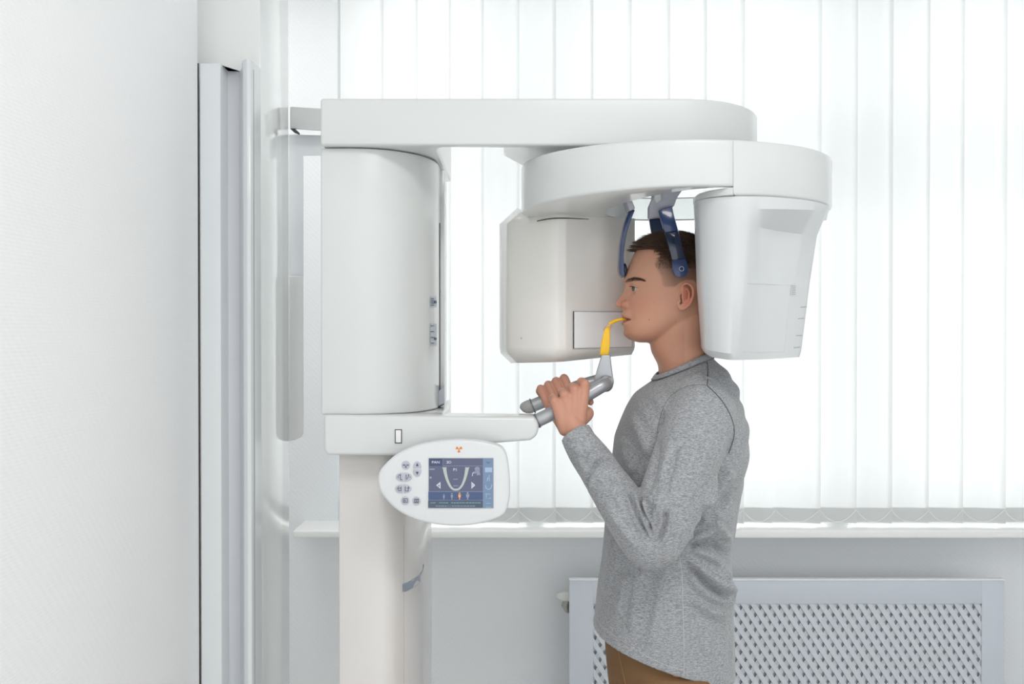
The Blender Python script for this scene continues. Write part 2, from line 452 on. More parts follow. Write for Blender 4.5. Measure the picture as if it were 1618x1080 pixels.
# column housing
ZT, ZB = 1.9688, P(520, 655, 2.05).z
CL = pxd(507, 2.05)
col_plan = [(CL, 2.05)] + ell(pxd(560, 2.05), 2.05, -.1605, 2.25) + [(-.1605, 2.52), (CL, 2.52)]
colm = obj('column_housing', plan(col_plan, ZB, ZT, .004, 3), M['white'], mc)
def colpt(px, y):
    best = min(ell(pxd(560, 2.05), 2.05, -.1605, 2.25, 200), key=lambda q: abs(q[0] / q[1] * F + 809 - px))
    p = P(px, y, best[1] - .003); return p
def on_col(pxs, y0, y1):
    f = [colpt(x, y1) for x in pxs] + [colpt(x, y0) for x in reversed(pxs)]
    return prism(f, [p + Vector((0, .004, 0)) for p in f])
for (y0, y1, dots) in ((468, 485, [(477, 2)]), (511, 546, [(535, 2)])):
    st = obj('sticker', on_col([680, 683, 686, 690], y0, y1), M['sticker'], colm)
    bm = bmesh.new()
    for k in range(4):
        yy = y0 + 3 + k * (y1 - y0 - 6) / 3.2
        merge(bm, prism([p + Vector((.0014, -.0010, 0)) for p in (colpt(681, yy + 1.2), colpt(685, yy + 1.2), colpt(685, yy), colpt(681, yy))],
                        [p + Vector((-.0003, .0010, 0)) for p in (colpt(681, yy + 1.2), colpt(685, yy + 1.2), colpt(685, yy), colpt(681, yy))]))
    for yy, r in dots:
        merge(bm, prism([p + Vector((.0014, -.0010, 0)) for p in (colpt(686, yy + r), colpt(689, yy + r), colpt(689, yy - r), colpt(686, yy - r))],
                        [p + Vector((-.0003, .0010, 0)) for p in (colpt(686, yy + r), colpt(689, yy + r), colpt(689, yy - r), colpt(686, yy - r))]))
    obj('sticker_print', bm, M['sticker_ink'], colm)
za, zb = P(692, 640, 2.26).z, P(692, 352, 2.26).z
obj('slot_seam', bbox_bm(-.1615, -.1592, 2.262, 2.272, za, zb), M['seam'], colm)
obj('slot_lip', bbox_bm(-.1615, -.152, 2.30, 2.36, za, P(692, 268, 2.3).z, .002), M['white'], colm)
za, zb = P(698, 641, 2.2).z, P(698, 612, 2.2).z
obj('latch', prism([P(692.5, 641, 2.235), P(702.5, 637, 2.235), P(702.5, 609, 2.235), P(692.5, 618, 2.235)], [P(692.5, 641, 2.3), P(702.5, 637, 2.3), P(702.5, 609, 2.3), P(692.5, 618, 2.3)], .001), M['bracket_grey'], colm)
obj('latch_seam', prism([P(692.5, 643, 2.236), P(702, 638.5, 2.236), P(702, 637, 2.236), P(692.5, 641, 2.236)], [P(692.5, 643, 2.3), P(702, 638.5, 2.3), P(702, 637, 2.3), P(692.5, 641, 2.3)]), M['seam'], colm)

# lower support column
post_plan = [(pxd(535, 2.09), 2.09)] + ell(pxd(598, 2.09), 2.09, pxd(668.5, 2.27), 2.27) + [(pxd(668.5, 2.27), 2.5), (pxd(535, 2.09), 2.5)]
zsh = P(600, 719, 2.03).z
post = obj('support_column', plan(post_plan, 0.0, zsh + .01, .003, 2), M['post_white'], mc)
def postpt(px, y, off=.004):
    best = min(ell(pxd(598, 2.09), 2.09, pxd(668.5, 2.27), 2.27, 300), key=lambda q: abs(q[0] / q[1] * F + 809 - px))
    return P(px, y, best[1] - off)
f = [postpt(*p) for p in ((636.5, 922), (644, 919.5), (652, 915), (659, 910), (664, 905.5), (664, 919), (658, 925), (650, 930), (642, 934), (637, 935))]
obj('release_lever', prism(f, [p + Vector((0, .012, 0)) for p in f], .001), M['grip_grey'], post)
q = [postpt(*p, .003) for p in ((664, 906), (667, 902), (668.5, 897), (669, 892))]
obj('lever_wire', tube(q, .0016, 8), M['grip_grey'], post)
q = [postpt(638, y, .0002) for y in (830, 900, 921)]; q2 = [postpt(638, y, .0002) for y in (936, 1010, 1100, 1300)]
obj('column_seam', join_vf(tube(q, .0008, 6), tube(q2, .0008, 6)), M['seam_light'], post)
obj('base_plate', bbox_bm(-.50, -.05, 2.02, 2.6, 0, .04, .01), M['bracket_grey'], mc)

# shelf with the arm that carries the handle
o2 = catmull([(845, 660), (851, 672), (848, 687), (838, 695.5)], 5)
shelf = [(511, 655.5), (511, 708), (513, 715), (519, 719), (640, 719.5), (700, 713), (758, 702)] + [tuple(p) for p in o2[::-1]] + [(842, 658.6)]
fr = [P(x, y, 2.03) for x, y in shelf]
bk = [P(x, y, 2.03) + Vector((0, .095, 0)) for x, y in shelf]
sh = obj('shelf_arm', prism(fr, bk, .008, 4, 40), M['white'], mc)
obj('shelf_base', plan([(pxd(511.5, 2.035), 2.06)] + [(pxd(700, 2.035), 2.06), (pxd(700, 2.035), 2.25), (-.15, 2.52), (pxd(511.5, 2.035), 2.52)], zsh + .004, ZB - .0012, .003), M['white'], sh)
sw = [(624.5, 678.5), (634.5, 678.5), (634.5, 699.5), (624.5, 699.5)]
def cen(pts, k): 
    cx = sum(p[0] for p in pts) / len(pts); cy = sum(p[1] for p in pts) / len(pts)
    return [(cx + (x - cx) + k * (1 if x > cx else -1), cy + (y - cy) + k * (1 if y > cy else -1)) for x, y in pts]
obj('switch_rim', prism([P(x, y, 2.0288) for x, y in cen(sw, .6)], [P(x, y, 2.034) for x, y in cen(sw, .6)]), M['seam'], sh)
obj('switch', prism([P(x, y, 2.0268) for x, y in cen(sw, -.7)], [P(x, y, 2.034) for x, y in cen(sw, -.7)], .0008), M['switch'], sh)

# overhead arm
ZA0, ZA1 = 1.9705, P(700, 155, 2.03).z
arm_plan = [(pxd(506.5, 2.03), 2.03)] + ell(pxd(1075, 2.03), 2.03, .535, 2.27) + [(.535, 2.42), (.48, 2.52), (.12, 2.52), (.026, 2.30), (-.017, 2.16), (-.017, 2.06), (-.138, 2.056), (-.146, 2.066), (-.15, 2.10), (-.15, 2.53), (pxd(506.5, 2.03), 2.53)]
obj('overhead_arm', plan(arm_plan, ZA0, ZA1, .006, 4), M['white'], mc)
obj('rotation_hub', plan([(.34 + .16 * math.cos(t), 2.25 + .16 * math.sin(t)) for t in [2 * PI * k / 40 for k in range(40)]], 1.953, ZA0 + .004, .001), M['seam_light'], mc)

# rotating ring
RCX, RCD, RA, RB = .345, 2.19, .325, .31
HX, HD, HA, HB = .395, 2.17, .195, .262
ZR1, ZR0 = P(1120, 219.5, 1.88).z, P(1100, 293, 1.88).z
def zbot(t):
    return ZR0 - .016 * max(0, -math.cos(t)) ** 1.5
def sector(t0, t1, zb, n=72):
    prof = []
    for k in range(n + 1):
        t = t0 + (t1 - t0) * k / n; c, s = math.cos(t), math.sin(t); b = zb(t)
        ox, od = RCX + RA * c, RCD + RB * s; ix, idp = HX + HA * c, HD + HB * s
        e = .006
        def lerp(f): return (ox + (ix - ox) * f, od + (idp - od) * f)
        L = math.hypot(ox - ix, od - idp); g = min(.3, e / L)
        prof.append([(ox + (ix - ox) * g, od + (idp - od) * g, ZR1), (ox + (ix - ox) * g * .3, od + (idp - od) * g * .3, ZR1 - e * .3), (ox, od, ZR1 - e), (ox, od, b + e), (ox + (ix - ox) * g * .3, od + (idp - od) * g * .3, b + e * .3), (ox + (ix - ox) * g, od + (idp - od) * g, b),
                     (ix + (ox - ix) * g, idp + (od - idp) * g, b), (ix, idp, b + e * .6), (ix, idp, ZR1)])
    return loft(prof)
TS = math.radians(-79.2)
ring = obj('rotating_ring', join_vf(sector(TS, math.radians(-232), zbot, 90)), M['white'], mc, 50)
obj('ring_bridge', plan([(.14, 2.06), (.54, 2.06), (.58, 2.12), (.58, 2.26), (.50, 2.30), (.16, 2.30), (.10, 2.24), (.10, 2.12)], ZR1 - .012, ZR1 - .001, .003), M['white'], ring)
def rim(t0, t1, a, b, th, z0, z1, n=40):
    return loft([[(RCX + q[0] * math.cos(t), RCD + q[1] * math.sin(t), z) for q, z in (((a, b), z0), ((a, b), z1), ((a - th, b - th), z1), ((a - th, b - th), z0))] for t in [t0 + (t1 - t0) * k / n for k in range(n + 1)]])
obj('clear_rim', rim(math.radians(20), math.radians(150), RA - .03, .252, .004, ZR0 - .001, P(1050, 313.5, 2.44).z), M['acrylic'], ring, 50)
obj('rim_edge', rim(math.radians(20), math.radians(150), RA - .0295, .2525, .005, ZR0 - .0028, ZR0 - .0008), M['seam_light'], ring, 50)
zt_ = P(1050, 313.5, 2.44).z
obj('rim_edge', rim(math.radians(20), math.radians(150), RA - .0295, .2525, .005, zt_ - .0004, zt_ + .0012), M['seam_light'], ring, 50)
ZH = 1.853
tubeh = obj('tube_head', join_vf(sector(TS + .004, math.radians(14), lambda t: ZH, 60)), M['white'], mc, 50)
slab = [(1158, 1.886), (1140, 1.898), (1120, 1.925), (1104, 1.965), (1094.5, 2.03), (1100, 2.2), (1200, 2.3)]
obj('tube_collar', plan([(pxd(x, d), d) for x, d in slab], ZH, ZR0 - .0025, .002), M['white'], tubeh)
# lower body of the tube head: sections with a recessed service face at its front right
def lv(ys, xs, ds): return [P(x, y, d) for x, y, d in zip(xs, ys, ds)]
y_of = lambda d, z: 525 - (z - 1.6) * F / d
L = []
top_d = [2.06, 1.972, 1.935, 1.908, 1.893, 1.893, 1.905, 1.935, 1.98, 2.04, 2.30, 2.40, 2.32]
top_x = [1096, 1101, 1113, 1135, 1160, 1190, 1225, 1262, 1292, 1311, 1306, 1210, 1110]
L.append([P(x, y_of(d, ZH - .001), d) for x, d in zip(top_x, top_d)])
L.append([P(x, 330 + (d - 1.9) * 22, d) for x, d in zip([1096.5, 1101.5, 1113.5, 1135.5, 1160, 1189, 1224, 1260, 1290, 1307.5, 1303, 1210, 1110], top_d)])
L.append([P(x, y, d) for x, y, d in zip([1097.5, 1102.5, 1114, 1136, 1160, 1183, 1214, 1244, 1270, 1291, 1290, 1210, 1111],
      [352, 352, 352, 352, 353, 355, 362, 367, 370, 372, 372, 352, 352], [2.062, 1.975, 1.938, 1.911, 1.897, 1.900, 1.955, 1.99, 2.02, 2.06, 2.28, 2.40, 2.32])])
L.append([P(x, y, d) for x, y, d in zip([1101, 1105, 1116, 1136, 1158, 1176, 1205, 1232, 1256, 1279, 1278, 1208, 1112],
      [450] * 13, [2.07, 1.985, 1.948, 1.922, 1.91, 1.914, 1.966, 1.998, 2.026, 2.064, 2.26, 2.38, 2.31])])
L.append([P(x, y, d) for x, y, d in zip([1109, 1112, 1121, 1138, 1153, 1165, 1190, 1216, 1240, 1266, 1266, 1206, 1116],
      [548, 550, 553, 556, 558, 558, 557, 556, 555, 554, 548, 548, 548], [2.08, 2.00, 1.965, 1.942, 1.932, 1.935, 1.976, 2.005, 2.03, 2.066, 2.24, 2.36, 2.30])])
L.append([P(x, y, d) for x, y, d in zip([1113, 1116, 1126, 1142, 1155, 1166, 1190, 1216, 1240, 1263, 1262, 1206, 1119],
      [556, 559, 564, 567, 568.5, 568.5, 568, 567, 565.5, 564, 558, 556, 556], [2.09, 2.015, 1.98, 1.957, 1.945, 1.948, 1.984, 2.01, 2.034, 2.07, 2.23, 2.35, 2.29])])
def resample(ring3, keep, n=4):
    """round the outline through its points except at the kept corners"""
    out = []; N = len(ring3)
    for i in range(N):
        a, b, c, d = ring3[i - 1], ring3[i], ring3[(i + 1) % N], ring3[(i + 2) % N]
        if i in keep: a = b
        if (i + 1) % N in keep: d = c
        for k in range(n):
            t = k / n
            out.append(.5 * (2 * b + (c - a) * t + (2 * a - 5 * b + 4 * c - d) * t * t + (3 * b - a - 3 * c + d) * t ** 3))
    return out
LL = [resample(r, {5, 9, 10} if k >= 2 else {9, 10}) for k, r in enumerate(L)]
obj('tube_body', loft(LL), M['tube_white'], tubeh, 32)
def face_pt(x, y, off=.0012):
    """a point on the flat service face of the tube head"""
    k = 0
    lv3 = [(372, L[2]), (450, L[3]), (556, L[4])]
    if y < 450: (ya, A_), (yb_, B_) = lv3[0], lv3[1]
    else: (ya, A_), (yb_, B_) = lv3[1], lv3[2]
    t = (y - ya) / (yb_ - ya)
    row = [A_[i].lerp(B_[i], t) for i in range(5, 10)]
    pxs = [809 + p.x / p.y * F for p in row]
    for i in range(4):
        if pxs[i] <= x <= pxs[i + 1] or i == 3:
            u = (x - pxs[i]) / (pxs[i + 1] - pxs[i]); return P(x, y, row[i].y + (row[i + 1].y - row[i].y) * u - off)
def fline(pts, r=.0007): return tube([face_pt(*p, .0004) for p in catmull(pts, 6)], r, 6)
obj('service_seam', join_vf(fline([(1181, 447), (1215, 448.5), (1251, 450)]), fline([(1247, 450), (1244, 500), (1239, 555)]), fline([(1176, 555), (1205, 556), (1238, 555)])), M['groove'], tubeh)
vq = [(1250.5, 449), (1259, 449), (1258, 466.5), (1249.5, 466.5)]
v1 = [face_pt(x, y, .003) for x, y in vq]
vent = obj('vent', prism(v1, [p + Vector((0, .006, 0)) for p in v1]), M['groove'], tubeh)
bm = bmesh.new()
for k in range(5):
    yy = 451 + k * 3.2
    g = [face_pt(x, y, .0042) for x, y in ((1251.5, yy), (1257.5, yy), (1257.3, yy + 1.1), (1251.3, yy + 1.1))]
    merge(bm, prism(g, [p + Vector((0, .004, 0)) for p in g]))
obj('vent_slots', bm, M['seam_light'], tubeh)
for x, y in ((1272, 485), (1268, 503), (1265, 530), (1261.5, 549)): obj('edge_slot', fline([(x - 7, y), (x, y - .5), (x + 2, y - .5)], .001), M['seam_light'], tubeh)

# sensor head on the far left of the ring
sx = [[823, 823, 835, 872, 893, 912, 1003, 1003, 900], [797, 798, 812, 868, 890, 909, 1003, 1003, 900],
      [797, 798, 812, 868, 890, 909, 1003, 1003, 900], [799, 800, 813, 868, 890, 909, 1002, 1002, 900], [814, 815, 824, 868, 890, 909, 998, 998, 900]]
sd = [2.46, 2.33, 2.285, 2.225, 2.222, 2.235, 2.31, 2.52, 2.6]
sy = [[331] * 9, [354] * 9, [548] * 9, [558, 558, 558, 558, 557, 556, 552, 551, 556], [573, 573, 573, 572, 571, 569, 560, 558, 565]]
S = []
for k in range(5):
    S.append([P(x, y if k or i < 3 else y_of(d, ZH + .004), d + (.02 if k == 4 and i in (2, 3, 4, 5, 6) else 0)) for i, (x, y, d) in enumerate(zip(sx[k], sy[k], sd))])
SS = [resample(r, {6, 7}) for r in S]
sens = obj('sensor_head', loft(SS), M['warm_white'], mc, 62)
def sp(x, y, off=.001):
    u = (x - 909) / (1003 - 909); return P(x, y, 2.235 + .075 * u - off)
w = [(906.5, 491.5), (999.5, 492.5), (999.5, 548.5), (906.5, 550.5)]
obj('window_rim', prism([sp(x, y, .0035) for x, y in w], [sp(x, y, -.004) for x, y in w]), M['seam_light'], sens)
obj('window_edge', prism([sp(x, y, .0045) for x, y in ((905.8, 491.5), (907, 491.5), (907, 550.5), (905.8, 550.5))], [sp(x, y, -.002) for x, y in ((905.8, 491.5), (907, 491.5), (907, 550.5), (905.8, 550.5))]), M['seam'], sens)
obj('sensor_window', prism([sp(x, y, .005) for x, y in cen(w, -.9)], [sp(x, y, -.002) for x, y in cen(w, -.9)]), M['plate'], sens)
obj('head_seam', stube([(P(849, 349, 2.243), .0011), (P(868, 345.5, 2.222), .0012), (P(890, 344.5, 2.218), .0012), (P(930, 346, 2.24), .0007)], 6), M['seam'], sens)
obj('small_screw', ellipsoid(P(824, 534, 2.27), (.002, .003, .002), 10), M['seam_light'], sens)

# temple and forehead supports
def dband(pts, d0, d1, y0, y1, th):
    f = [P(x, y, d0 + (d1 - d0) * (y - y0) / (y1 - y0)) for x, y in pts]
    return prism(f, [p + Vector((0, th, 0)) for p in f], .002, 2, 40)
br = obj('support_bracket', dband([(1031, 291), (1095, 291), (1078, 300), (1070, 312), (1065, 326), (1042, 333), (1047, 342), (1026, 344), (1026, 326), (1032, 312)], 2.08, 2.14, 291, 344, .03), M['bracket_grey'], mc)
obj('support_rib', dband([(1035, 303), (1044, 304), (1046, 316), (1038, 321), (1034, 314)], 2.076, 2.106, 303, 321, .01), M['groove'], br)
obj('support_bracket', dband([(983, 293), (991, 292), (997, 312), (1004, 329), (995, 333), (988, 314)], 2.17, 2.17, 290, 335, .06), M['bracket_grey'], mc)
tp = [(1040.5, 332), (1062, 325), (1066, 343), (1072, 364.5), (1050.5, 367), (1045, 348)]
ts = obj('temple_support', dband(tp, 2.115, 2.09, 325, 438, .011), M['blue'], mc)
lo = [(1050.5, 367), (1072, 364.5), (1077, 383), (1083.5, 408), (1062, 411), (1056, 388)]
obj('clear_blade', dband(lo, 2.117, 2.092, 325, 438, .007), M['blue_glass'], ts)
pd = [(1062, 411), (1083.5, 408), (1087.5, 420), (1088, 429), (1083.5, 436), (1075, 438.5), (1067, 436), (1063.5, 428)]
obj('temple_pad', dband(pd, 2.115, 2.09, 325, 438, .013), M['blue'], ts)
c = P(1077, 424.5, 2.089)
obj('pad_pivot', tube([c + Vector((.0045 * math.cos(t), 0, .0045 * math.sin(t))) for t in [2 * PI * k / 24 for k in range(25)]], .001, 8, False), M['grip_grey'], ts)
ts2 = obj('temple_support', dband([(1025.5, 344), (1046, 341), (1056, 400), (1062, 432), (1050, 438), (1038, 430), (1033, 390)], 2.30, 2.285, 340, 438, .012), M['blue'], mc)
obj('support_bracket', dband([(1027, 326), (1046, 326), (1047, 341.5), (1026, 344)], 2.28, 2.30, 300, 344, .02), M['bracket_grey'], mc)
fo = [tuple(p) for p in catmull([(994.5, 332), (987, 353), (980.5, 383), (978.3, 410), (978.6, 430), (984.5, 438.5)], 5)] + [tuple(p) for p in catmull([(988, 433), (986.5, 420), (986, 402), (988.5, 380), (994, 356), (1003.5, 331)], 5)]
fs = obj('forehead_support', dband(fo, 2.184, 2.184, 0, 1, .034), M['blue'], mc)
obj('forehead_pad', ellipsoid(P(987, 427, 2.20), (.0055, .022, .016), 20), M['blue_glass'], fs)

# handle bar
nb = [(846, 665.5, 2.08), (872, 653, 2.082), (905, 636.5, 2.086), (938, 617, 2.092), (952, 608.5, 2.098)]
fb = [(944, 601.5, 2.24), (915, 610, 2.24), (885, 622, 2.24), (860, 633, 2.24), (838.5, 642, 2.24)]
mid = [(958, 604.5, 2.118), (959.5, 601, 2.155), (954, 600, 2.21)]
hb = obj('handle_bar', stube([(P(*p), .0142) for p in nb + mid + fb], 24, 6), M['silver'], mc)
a, b = P(838.5, 642, 2.24), P(821.5, 640.5, 2.24)
obj('end_cap', tube([P(x, y, 2.24) for x, y in ((840.5, 641.2), (836, 642.1), (831.5, 642.3), (827.5, 641.9), (824.2, 641.2), (822.2, 640.7), (821.6, 640.5))], [.0152, .0150, .0140, .0116, .0082, .0048, .0012], 24, False), M['cap'], hb)
obj('end_ring', tube([P(842.5, 640.4, 2.24), P(840.5, 641.2, 2.24)], [.0170, .0170], 24, False), M['silver_dark'], hb)
obj('socket_ring', tube([P(847, 665, 2.08), P(850.5, 663.4, 2.08)], [.0155, .0155], 24, False), M['silver_dark'], hb)
# bite holder
ho = [(950.5, 560), (964.5, 560), (966.5, 578), (968.8, 596)] + [(957.5 + 11.5 * math.cos(t), 606.5 + 12.5 * math.sin(t)) for t in [math.radians(k) for k in range(-10, 140, 14)]] + [(938.5, 603), (940, 595), (945, 578)]
bh = obj('bite_holder', prism([P(x, y, 2.128) for x, y in ho], [P(x, y, 2.195) for x, y in ho], .003, 3, 20), M['silver'], mc)
obj('holder_ring', tube([P(957.5 + 10.6 * math.cos(t), 605.5 + 11.4 * math.sin(t), 2.116) for t in [2 * PI * k / 36 for k in range(37)]], .0016, 8, False), M['silver_dark'], bh)
yl = [(947.5, 561), (962, 561), (963.6, 546), (964, 530), (963.5, 520.5), (961, 517.5), (957.5, 517.5), (954.5, 522), (951, 536), (949, 548)]
obj('bite_stem', prism([P(x, y, 2.16) for x, y in yl], [P(x, y, 2.176) for x, y in yl], .003, 3, 30), M['yellow'], bh)
obj('bite_block', stube([(P(960, 520, 2.2), .0052), (P(961.5, 515, 2.2), .0048), (P(966.5, 509.5, 2.2), .0042), (P(975, 505.8, 2.2), .0036), (P(984, 504, 2.2), .0032), (P(998, 504, 2.2), .0030)], 14), M['yellow'], bh)
obj('bite_link', stube([(P(961, 519.5, 2.17), .005), (P(961, 519, 2.2), .005)], 12), M['yellow'], bh)
obj('bite_collar', tube([P(958.5, 521, 2.2), P(962, 514.5, 2.2)], [.0068, .0064], 16), M['clear'], bh)

# control panel
DP = 1.965
egg = [(95, 520), (105, 440), (150, 370), (260, 275), (400, 205), (550, 165), (700, 143), (850, 138), (1000, 148), (1100, 168), (1190, 195), (1240, 245), (1265, 330), (1280, 450), (1284, 560), (1280, 660), (1262, 750), (1235, 805), (1180, 843), (1080, 877), (950, 905), (800, 915), (650, 905), (500, 878), (380, 835), (270, 775), (180, 690), (120, 610)]
egg = [tuple(p) for p in catmull([(580 + u / 5.686, 670 + v / 5.686) for u, v in egg], 3, True)]
cpn = obj('control_panel', prism([P(x, y, DP) for x, y in egg], [P(x, y, DP) + Vector((0, .034, 0)) for x, y in egg], .006, 4, 40), M['cool_white'], mc)
obj('panel_neck', bbox_bm(pxd(640, 2.0), pxd(740, 2.0), DP + .03, 2.10, P(0, 775, 2.0).z, P(0, 715, 2.0).z, .008), M['white'], cpn)
def flat(parts, d, th=.0008):
    """several outlines [(pts, material index)] as one thin mesh with a material each"""
    V, Fc, mi = [], [], []
    for pts, k in parts:
        n = len(pts); o = len(V)
        V += [tuple(P(x, y, d)) for x, y in pts] + [tuple(P(x, y, d) + Vector((0, th, 0))) for x, y in pts]
        Fc.append(tuple(range(o, o + n))); mi.append(k)
        for i in range(n):
            j = (i + 1) % n; Fc.append((o + i, o + j, o + n + j, o + n + i)); mi.append(k)
    return V, Fc, mi
def flat_obj(name, parts, mats, d, parent, th=.0008):
    V, Fc, mi = flat(parts, d, th)
    me = bpy.data.meshes.new(name); me.from_pydata(V, [], Fc)
    for m in mats: me.materials.append(m)
    me.polygons.foreach_set('material_index', mi)
    return link(name, me, parent)
def circ(cx, cy, rx, ry=None, t0=0, t1=360, n=28):
    ry = ry or rx
    return [(cx + rx * math.cos(math.radians(t0 + (t1 - t0) * k / n)), cy + ry * math.sin(math.radians(t0 + (t1 - t0) * k / n))) for k in range(n + (0 if t1 - t0 == 360 else 1))]
def rect(x0, y0, x1, y1): return [(x0, y0), (x1, y0), (x1, y1), (x0, y1)]
def seg(x0, y0, x1, y1, w):
    L_ = math.hypot(x1 - x0, y1 - y0); nx, ny = -(y1 - y0) / L_ * w / 2, (x1 - x0) / L_ * w / 2
    return [(x0 + nx, y0 + ny), (x1 + nx, y1 + ny), (x1 - nx, y1 - ny), (x0 - nx, y0 - ny)]
def button(outline, icons):
    b_ = obj('button', prism([P(x, y, DP - .0022) for x, y in outline], [P(x, y, DP + .003) for x, y in outline], .0005, 2), M['btn'], cpn)
    flat_obj('button_symbol', [(i, 0) for i in icons], [M['icon']], DP - .0030, cpn, .0014)
bx, by = 641.3, 734.4
button(circ(bx, by, 6.7), [[(bx - 5, by), (bx - 2.2, by - 1.2), (bx - 2.2, by + 1.2)], [(bx + 5, by), (bx + 2.2, by + 1.2), (bx + 2.2, by - 1.2)], [(bx - 1.5, by + 2), (bx + 1.5, by + 2), (bx, by + 4.8)], seg(bx - 2.2, by, bx + 2.2, by, .5)])
bx = 659.2
button(circ(bx, 739, 6.6, 10.4, 180, 360), [[(bx - 2, 736), (bx, 731), (bx + 2, 736)]])
button(circ(bx, 741.5, 6.6, 11.2, 0, 180), [[(bx - 2, 745), (bx + 2, 745), (bx, 750)]])
for cy, kind in ((753.3, 0), (771.8, 1)):
    cx = 638.2 if kind == 0 else 637.2
    l = circ(cx - .9, cy, 12, 7, 90, 270); r = circ(cx + .9, cy, 12, 7, -90, 90)
    if kind == 0:
        button(l, [seg(cx - 9, cy - 2, cx - 5, cy - 4.5, .7), seg(cx - 5.5, cy - 4, cx - 5.5, cy + 4, .7), seg(cx - 5.5, cy + 4, cx - 2.5, cy + 4, .7), seg(cx - 9.5, cy - 1, cx - 8.2, cy + 2, .6)])
        button(r, [seg(cx + 3.5, cy - 4, cx + 3.5, cy + 4, .7), seg(cx + 5, cy + 3, cx + 8, cy - 3, .7), seg(cx + 6, cy - 3.6, cx + 8.2, cy - 3.2, .7), seg(cx + 9, cy - 1, cx + 10.2, cy + 1, .6)])
    else:
        button(l, [seg(cx - 10, cy + 1, cx - 7, cy - 4, .7), seg(cx - 7, cy - 1, cx - 3, cy - 1, .6), seg(cx - 8, cy + 3, cx - 3.5, cy + 3, .7), seg(cx - 7.5, cy - 1, cx - 7.5, cy + 3, .6), seg(cx - 3.4, cy - 4, cx - 3.4, cy + 3, .6)])
        button(r, [seg(cx + 3, cy - 4, cx + 3, cy + 3.5, .7), seg(cx + 3, cy + 3.5, cx + 8, cy + 3.5, .7), seg(cx + 8, cy + 3.5, cx + 8, cy - 2, .6), seg(cx + 5, cy - 1, cx + 8, cy - 1, .6), seg(cx + 7.6, cy - 4, cx + 9.8, cy - .5, .6)])
for bx, by, s_ in ((640.4, 790.5, 1), (658.0, 791.0, 2)):
    ic = [seg(bx - 3.4, by - 3, bx + 3.4, by - 3, .6), seg(bx - 3.4, by + 3, bx + 3.4, by + 3, .6), seg(bx - 3.4, by - 3, bx - 3.4, by + 3, .6), seg(bx + 3.4, by - 3, bx + 3.4, by + 3, .6)]
    ic += [seg(bx - 1.6, by - 1.4, bx - 1.6, by + 3, .6), seg(bx - 1.6, by - 1.2, bx + 1.6, by + 1.4, .6)] if s_ == 1 else [seg(bx - 2.6, by + 2.4, bx + 2.6, by - 2.4, .6), seg(bx - 2.2, by - 1.6, bx + .4, by - 1.6, .6), seg(bx - .6, by + 1.6, bx + 2.4, by + 1.6, .6)]
    button(circ(bx, by, 6.7), ic)
# radiation mark: three blades
flat_obj('radiation_symbol', [([(725.2, 709.3)] + circ(725.2, 709.3, 5.2, 5.2, a_ - 27, a_ + 27, 6), 0) for a_ in (90, 210, 330)] , [M['orange']], DP - .0009, cpn, .0016)
flat_obj('indicator_mark', [(rect(751.8, 707, 752.4, 711.5), 0)], [M['groove']], DP - .0009, cpn, .0016)
# screen
X0, Y0, X1, Y1, XS = 677.8, 723.9, 779.2, 801.8, 763.0
names = list(SCR); mi = {k: i for i, k in enumerate(names)}
obj('screen_bezel', prism([P(x, y, DP - .0012) for x, y in cen(rect(X0, Y0, X1, Y1), .7)], [P(x, y, DP + .003) for x, y in cen(rect(X0, Y0, X1, Y1), .7)]), M['seam_light'], cpn)
flat_obj('screen', [(rect(X0, Y0, XS, Y1), mi['base']), (rect(XS, Y0, X1, Y1), mi['side'])], [SCR[n] for n in names], DP - .0022, cpn, .002)
sg = lambda u, v: (670 + u / 9.815, 700 + v / 9.815)
def sgp(*pts): return [sg(*p) for p in pts]
G = [(rect(X0, Y0, *sg(290, 352)), 'tab'), (rect(*sg(68, 752), XS, sg(0, 880)[1]), 'bar'), (rect(*sg(66, 882), XS, Y1), 'foot'),
     (seg(*sg(292, 350), XS, sg(0, 350)[1], .5), 'line'), (seg(*sg(292, 240), *sg(292, 350), .4), 'line'), (seg(*sg(70, 748), XS, sg(0, 748)[1], .6), 'line'), (seg(*sg(66, 882), XS, sg(0, 882)[1], .5), 'line'),
     (rect(XS, Y0, X1, sg(0, 350)[1]), 'side')]
G2 = []
jl = catmull([(318, 385), (335, 480), (365, 580), (410, 670), (455, 712), (492, 718), (540, 708), (590, 650), (625, 570), (650, 480), (668, 385)], 6)
wj = [(26 if k < 9 or k > len(jl) - 10 else 15) for k in range(len(jl))]
for k in range(len(jl) - 1):
    a_, b_ = jl[k], jl[k + 1]; d_ = (b_ - a_) / np.linalg.norm(b_ - a_); n_ = np.array([-d_[1], d_[0]])
    wk = lambda i: 15 + 13 * abs((i / (len(jl) - 1)) * 2 - 1) ** 2.2
    G2.append((sgp(a_ + n_ * wk(k), b_ + n_ * wk(k + 1), b_ - n_ * wk(k + 1), a_ - n_ * wk(k)), 'jaw'))
G2 += [(sgp((280, 372), (352, 372), (340, 405), (300, 405)), 'jaw'), (sgp((632, 372), (706, 372), (688, 405), (648, 405)), 'jaw'),
       (sgp((188, 650), (256, 595), (256, 705)), 'white'), (sgp((795, 650), (735, 595), (735, 705)), 'white'), (sgp((752, 650), (748, 625), (770, 650), (748, 675)), 'base'), (sgp((215, 655), (240, 632), (240, 678)), 'base')]
